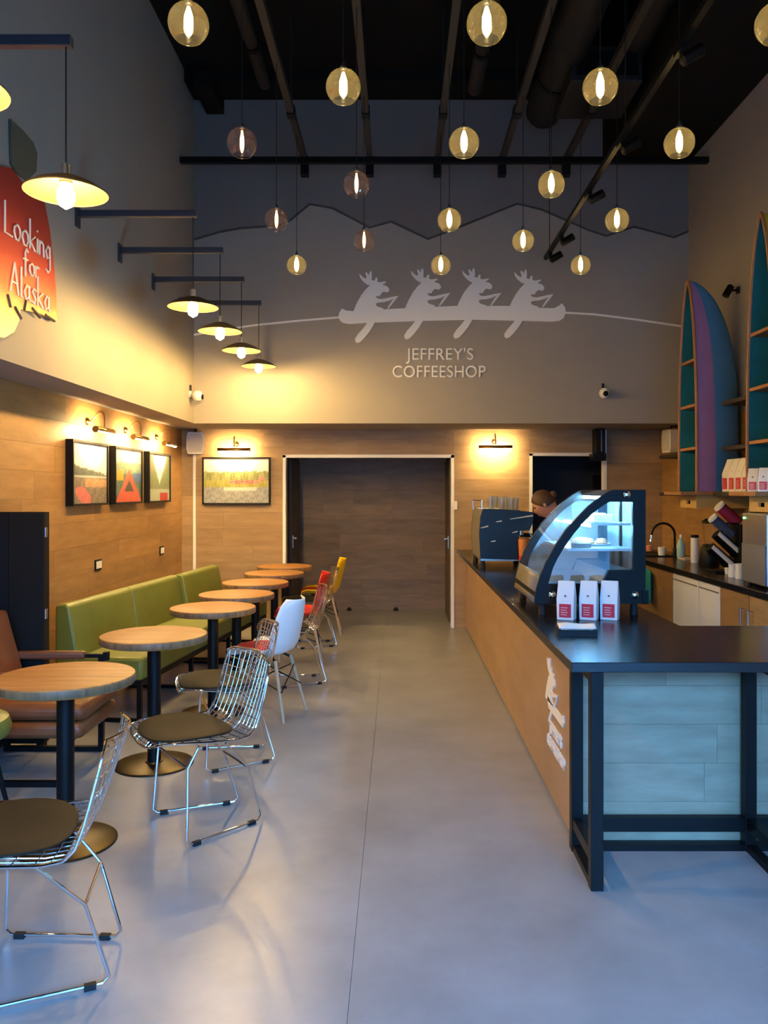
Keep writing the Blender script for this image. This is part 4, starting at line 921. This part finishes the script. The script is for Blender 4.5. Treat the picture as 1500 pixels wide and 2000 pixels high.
# things on the worktop
def on(px, py): d = .67*F/(py-960); return ((px-777)*d/F, d)
x, y = on(1318, 1086); TP = thing('kitchen_tap', 'black gooseneck tap with chrome nozzle at the sink', 'tap', (x, y, CZ))
MB().lathe([(.03, 0), (.03, .01), (.022, .02), (.02, .08)], 16).build('base', BLACK, TP, smooth=True)
arc = [(0, 0, .08), (0, 0, .22)]+[(-.12+.12*math.cos(R(a)), 0, .22+.12*math.sin(R(a))) for a in range(15, 181, 15)]
MB().tube(arc, .012, 10).build('spout', BLACK, TP, smooth=True); MB().tube([(-.24, 0, .22), (-.25, 0, .15)], [.012, .015], 10).build('nozzle', CHROME, TP, smooth=True)
MB().tube([(0, 0, .06), (.0, -.07, .09)], .006, 6).build('lever', CHROME, TP)
sk = thing('sink', 'dark sink rim set on the worktop by the tap', 'sink', (2.68, 8.7, CZ)); MB().box(-.22, -.3, 0, .14, -.28, .012).box(-.22, .28, 0, .14, .3, .012).box(-.22, -.28, 0, -.2, .28, .012).box(.12, -.28, 0, .14, .28, .012).build('rim', BLACK, sk); B(-.2, -.28, .0005, .12, .28, .003).build('bowl', RUBBER, sk)
def lathe_thing(name, px, py, prof, m_, label, cat, parts=(), dy=0):
    x, y = on(px, py); t_ = thing(name, label, cat, (x, y+dy, CZ)); MB().lathe(prof, 22).build('body', m_, t_, smooth=True)
    for nm, pr, mm in parts: MB().lathe(pr, 20).build(nm, mm, t_, smooth=True)
    return t_
lathe_thing('mug', 1293, 1085, [(.035, 0), (.042, .04), (.042, .09), (.038, .09), (.03, .01), (.001, .01)], PLASTIC, 'white mug beside the sink', 'mug')
lathe_thing('sponge_cup', 1268, 1078, [(.03, 0), (.035, .06), (.02, .075), (.001, .08)], mat('peach', S(216, 140, 96), .7), 'small peach coloured cup behind the sink', 'cup')
lathe_thing('spray_bottle', 1330, 1090, [(.036, 0), (.042, .03), (.042, .13), (.03, .17), (.014, .2)], mat('bottle_blue', S(150, 190, 200), .25), 'pale blue spray bottle beside the tap', 'bottle', (('cap', [(.016, .2), (.018, .225), (.01, .24)], PLASTIC),))
lathe_thing('thermos', 1357, 1099, [(.036, 0), (.038, .01), (.038, .225), (.034, .235)], PLASTIC, 'white cylindrical flask with dark lid on the worktop', 'flask', (('lid', [(.034, .235), (.036, .24), (.034, .262), (.001, .264)], BLACK),))
o = B(-.12, -.09, 0, .12, .09, .02).build('cutting_board', mat('board_pale', S(196, 180, 160), .6), bevel=.004, loc=(2.90, 8.03, CZ)); tag(o, 'pale board lying on the worktop behind the white flask', 'board')
# blender
x, y = on(1385, 1104); bl = thing('blender', 'dark blender with clear jug behind the cup dispenser', 'blender', (x, y, CZ))
MB().lathe([(.085, 0), (.09, .02), (.075, .16), (.055, .19)], 20).build('motor_base', BLACK, bl, smooth=True); MB().lathe_open([(.045, .19), (.06, .36), (.062, .38)], 20).build('jug', GLASS, bl, smooth=True); MB().lathe([(.064, .38), (.064, .40), (.05, .41), (.03, .425)], 20).build('lid', RUBBER, bl, smooth=True)
MB().tube([(.06, 0, .36), (.10, 0, .35), (.10, 0, .25), (.055, 0, .23)], .008, 8).build('handle', BLACK, bl, smooth=True)
# cup dispenser rack
x, y = on(1412, 1118); dp = thing('cup_dispenser', 'black angled rack of tubes holding paper cups on the worktop', 'cup dispenser', (x, y, CZ))
B(-.10, -.10, 0, .14, .12, .02).build('base', BLACK, dp, bevel=.004); B(.10, -.10, .02, .14, .12, .40).build('back', BLACK, dp, bevel=.004)
def slant(cx, z, ln, r, m_, nm, y=-.05, a=42):
    M = Matrix.Translation((cx, y, z)) @ Matrix.Rotation(R(90+a), 4, 'Y'); return MB().lathe([(r*.9, -ln/2), (r, ln/2)], 18, M=M).build(nm, m_, dp, smooth=True)
for cx, z in ((-.02, .13), (.03, .24)):
    slant(cx, z, .24, .05, BLACK, 'tube', y=0)
    slant(cx, z+.012, .22, .020, PLASTIC, 'cup_stack', y=-.042)
PCUP = mat('cup_pattern', S(70, 84, 112), .5, noise=.5, nscale=40); MAR = mat('cup_maroon', S(150, 40, 70), .5, noise=.1, nscale=20)
slant(.0, .375, .20, .045, PCUP, 'cup_stack', y=0); slant(-.085, .452, .02, .047, PLASTIC, 'cup_lid', y=0)
slant(.07, .475, .20, .052, MAR, 'cup_stack', y=.05); slant(-.01, .55, .02, .054, PLASTIC, 'cup_lid', y=.05)
B(.0, -.02, .40, .13, .10, .41).build('tier', BLACK, dp)
for k, (px, py, lb) in enumerate(((1394, 1112, 'nearest the blender'), (1400, 1109, 'second from the blender'), (1408, 1112, 'nearest the angled tubes'))):
    pass
x, y = on(1401, 1119); lathe_thing('small_cup', 1402, 1116, [(.018, 0), (.024, .05), (.022, .05), (.016, .006), (.001, .006)], PLASTIC, 'small white cup standing before the cup dispenser', 'cup', dy=-.2)
for k, (px, py, lb, hh) in enumerate(((1437, 1119, 'beside the dispenser', .10), (1447, 1120, 'in the middle of three', .115), (1458, 1119, 'beside the coffee grinder', .095))):
    y = 6.42-.12*(k % 2); x = (1446+14*(k-1)-777)*y/F; t_ = thing('milk_jug', f'off-white jug on the worktop {lb}', 'jug', (x, y, CZ), R(-90), 'off-white jugs')
    MB().lathe([(.036, 0), (.042, .03), (.034, hh*.75), (.038, hh), (.035, hh), (.03, .01), (.001, .01)], 18).build('body', PLASTIC, t_, smooth=True)
    MB().tube([(.036, 0, hh*.85), (.065, 0, hh*.75), (.06, 0, hh*.35), (.038, 0, hh*.25)], .005, 6).build('handle', PLASTIC, t_, smooth=True)
x, y = on(1468, 1120); gr = thing('coffee_grinder', 'tall black coffee grinder on the worktop beside the steel machine', 'grinder', (x+.05, y-.08, CZ))
B(-.09, -.10, 0, .09, .12, .05).build('base', BLACK, gr, bevel=.006); B(-.075, -.02, .05, .075, .10, .34).build('body', BLACK, gr, bevel=.012); B(-.06, -.09, .18, .06, -.02, .26).build('spout', GREYP, gr, bevel=.006)
MB().lathe([(.045, .34), (.085, .44), (.09, .50), (.001, .51)], 20).build('hopper', RUBBER, gr, smooth=True)
x, y = 2.66, 5.75; sm = thing('steel_machine', 'brushed steel brewing machine with green light at the picture edge', 'machine', (x, y, CZ))
B(-.16, -.2, .02, .24, .2, .515).build('housing', STEEL, sm, bevel=.008); B(-.168, -.19, .03, -.161, .19, .30).build('front_panel', GREYP, sm, bevel=.002); MB().lathe([(.008, 0), (.008, .006)], 12, M=Matrix.Translation((-.161, .16, .48)) @ Matrix.Rotation(R(-90), 4, 'Y')).build('indicator', E_GREEN, sm)
for sx in (-.12, .2):
    for sy in (-.16, .16): MB().lathe([(.018, 0), (.018, .02)], 10, (sx, sy, 0)).build('foot', RUBBER, sm)
sk2 = thing('wall_socket', 'white framed wall socket above the worktop beside the yellow canoe box', 'socket', (XR, 7.0, EYE-.185)); MB().box(-.01, -.10, -.05, -.001, .10, -.04).box(-.01, -.10, .04, -.001, .10, .05).box(-.01, -.10, -.04, -.001, -.09, .04).box(-.01, .09, -.04, -.001, .10, .04).box(-.01, -.005, -.04, -.001, .005, .04).build('frame', PLASTIC, sk2); B(-.006, -.09, -.04, -.001, .09, .04).build('insert', GREYP, sk2)

# ================================================================ BARISTA
def skin_mesh(joints, edges, sub=2):
    me = bpy.data.meshes.new('body'); me.from_pydata([j[0] for j in joints], edges, [])
    o = bpy.data.objects.new('tmp', me); COL.objects.link(o)
    md = o.modifiers.new('skin', 'SKIN'); md.use_smooth_shade = True
    for i, j in enumerate(joints):
        me.skin_vertices[0].data[i].radius = (j[1], j[1] if len(j) < 3 else j[2])
    me.skin_vertices[0].data[0].use_root = True
    ms = o.modifiers.new('sub', 'SUBSURF'); ms.levels = sub
    dg = bpy.context.evaluated_depsgraph_get(); dg.update()
    r = bpy.data.meshes.new_from_object(o.evaluated_get(dg)); bpy.data.objects.remove(o); return r
P0 = Vector((1.72, 7.42, 0))
PR = thing('person', 'person in white shirt bending over behind the espresso machine', 'person', P0)
J = [((0, 0, .93), .125), ((-.04, 0, 1.05), .115), ((-.12, 0, 1.18), .125), ((-.20, 0, 1.29), .11), ((-.26, -.005, 1.345), .055), ((-.33, -.015, 1.39), .05),
     ((-.18, -.16, 1.28), .055), ((-.24, -.24, 1.06), .043), ((-.44, -.18, 1.08), .034), ((-.51, -.16, 1.09), .026),
     ((-.18, .16, 1.28), .055), ((-.24, .24, 1.06), .043), ((-.42, .2, 1.10), .034), ((-.49, .18, 1.11), .026),
     ((.0, -.09, .86), .095), ((-.03, -.1, .48), .062), ((.03, -.1, .09), .042), ((-.1, -.11, .035), .032),
     ((.0, .09, .86), .095), ((-.03, .1, .48), .062), ((.03, .1, .09), .042), ((-.1, .11, .035), .032)]
E_ = [(0, 1), (1, 2), (2, 3), (3, 4), (4, 5), (3, 6), (6, 7), (7, 8), (8, 9), (3, 10), (10, 11), (11, 12), (12, 13), (0, 14), (14, 15), (15, 16), (16, 17), (0, 18), (18, 19), (19, 20), (20, 21)]
me = skin_mesh(J, E_)
bm = bmesh.new(); bm.from_mesh(me)
# head: shaped ovoid with nose, brow, chin, ears; looks down towards the machine
HM = Matrix.Translation((-.40, -.02, 1.455)) @ Matrix.Rotation(R(-14), 4, 'Z') @ Matrix.Rotation(R(-32), 4, 'Y')
def head_pt(th, ph):   # th polar from crown, ph azimuth, face towards -x
    x = -math.sin(th)*math.cos(ph); y = math.sin(th)*math.sin(ph); z = math.cos(th)
    X, Y, Z = x*.098, y*.078, z*.118
    if z < 0: X += -.012*(-z)*(1 if x < 0 else -1.8); Y *= 1-.28*(-z)
    if x < 0:
        n = math.exp(-((y/.16)**2)-((z+.12)/.16)**2); X -= .022*n
        X += .010*sum(math.exp(-(((y-s_*.38)/.17)**2)-((z-.08)/.13)**2) for s_ in (-1, 1))
        X -= .008*math.exp(-((y/.3)**2)-((z+.5)/.07)**2)
    return HM @ Vector((X, Y, Z))
hv = []; nT, nP = 26, 32
hmb = MB().grid(lambda a, b: head_pt(PI*(.002+.996*b), 2*PI*a), nP, nT)
for s_ in (-1, 1): hmb.lathe([(.001, -.012), (.02, -.008), (.022, .0), (.012, .008), (.001, .01)], 12, M=HM @ Matrix.Translation((.008, s_*.08, -.01)) @ Matrix.Rotation(R(90), 4, 'X') @ Matrix.Diagonal((.8, 1.3, 1, 1)))
# hands
def hand(wr, dirv, side):
    d = dirv.normalized(); up = Vector((0, 0, 1)); sd = d.cross(up).normalized()*side
    hmb.tube([wr-d*.01, wr+d*.03, wr+d*.075], [.022, .034, .03], 10)
    for k, (of, l_) in enumerate(((-.026, .062), (-.009, .072), (.009, .068), (.025, .052))):
        b0 = wr+d*.07+sd*of; hmb.tube([b0, b0+d*l_*.5-up*.008, b0+d*l_*.75-up*.03, b0+d*l_*.7-up*.052], [.0095, .009, .008, .006], 8)
    b0 = wr+d*.02-sd*.03; hmb.tube([b0, b0+d*.03-sd*.018-up*.005, b0+d*.06-sd*.012-up*.015], [.011, .010, .007], 8)
hand(Vector(J[9][0]), Vector((-1, .1, -.1)), 1); hand(Vector(J[13][0]), Vector((-1, -.1, -.1)), -1)
me2 = bpy.data.meshes.new('x'); me2.from_pydata(hmb.v, [], hmb.f); me2.update(); nf = len(bm.faces); bm.from_mesh(me2); bm.to_mesh(me); bm.free(); me.name = 'body'
me.materials.clear(); [me.materials.append(q) for q in (SKIN, SHIRT, TROUS)]
for i, p in enumerate(me.polygons):
    p.use_smooth = True; c = p.center
    if i >= nf: p.material_index = 0
    elif c.z < .92 and c.x > -.2: p.material_index = 2
    elif c.x < -.285 and c.z > 1.30: p.material_index = 0
    elif c.x < -.33 and c.z < 1.2: p.material_index = 0
    else: p.material_index = 1
bo = bpy.data.objects.new('body', me); COL.objects.link(bo); bo.parent = PR
def hair_fn(a, b):
    th = PI*(.002+.58*b*(1-.45*max(0, math.cos(2*PI*a)))); p = head_pt(th, 2*PI*a); c = HM @ Vector((0, 0, 0)); d = p-c; return c+d*1.09+Vector((.004, 0, .004))
MB().grid(hair_fn, 30, 14).build('hair', HAIR, PR, smooth=True, solid=.008)
bun = HM @ Vector((.115, 0, .03)); MB().lathe([(.001, -.035), (.025, -.028), (.036, 0), (.025, .028), (.001, .035)], 14, (bun.x, bun.y, bun.z)).build('hair_bun', HAIR, PR, smooth=True)
for s_ in (-1, 1):
    e = HM @ Vector((-.083, s_*.03, .012)); MB().lathe([(.001, -.011), (.008, -.008), (.011, 0), (.008, .008), (.001, .011)], 10, (e.x, e.y, e.z)).build('eye', mat('eye_dark', S(40, 30, 26), .3), PR, smooth=True)
mth = [HM @ Vector((-.088-.006*math.cos(k*.8), .006*k, -.068)) for k in range(-4, 5)]
MB().tube(mth, .004, 6).build('mouth', mat('lips', S(176, 100, 92), .5), PR, smooth=True)
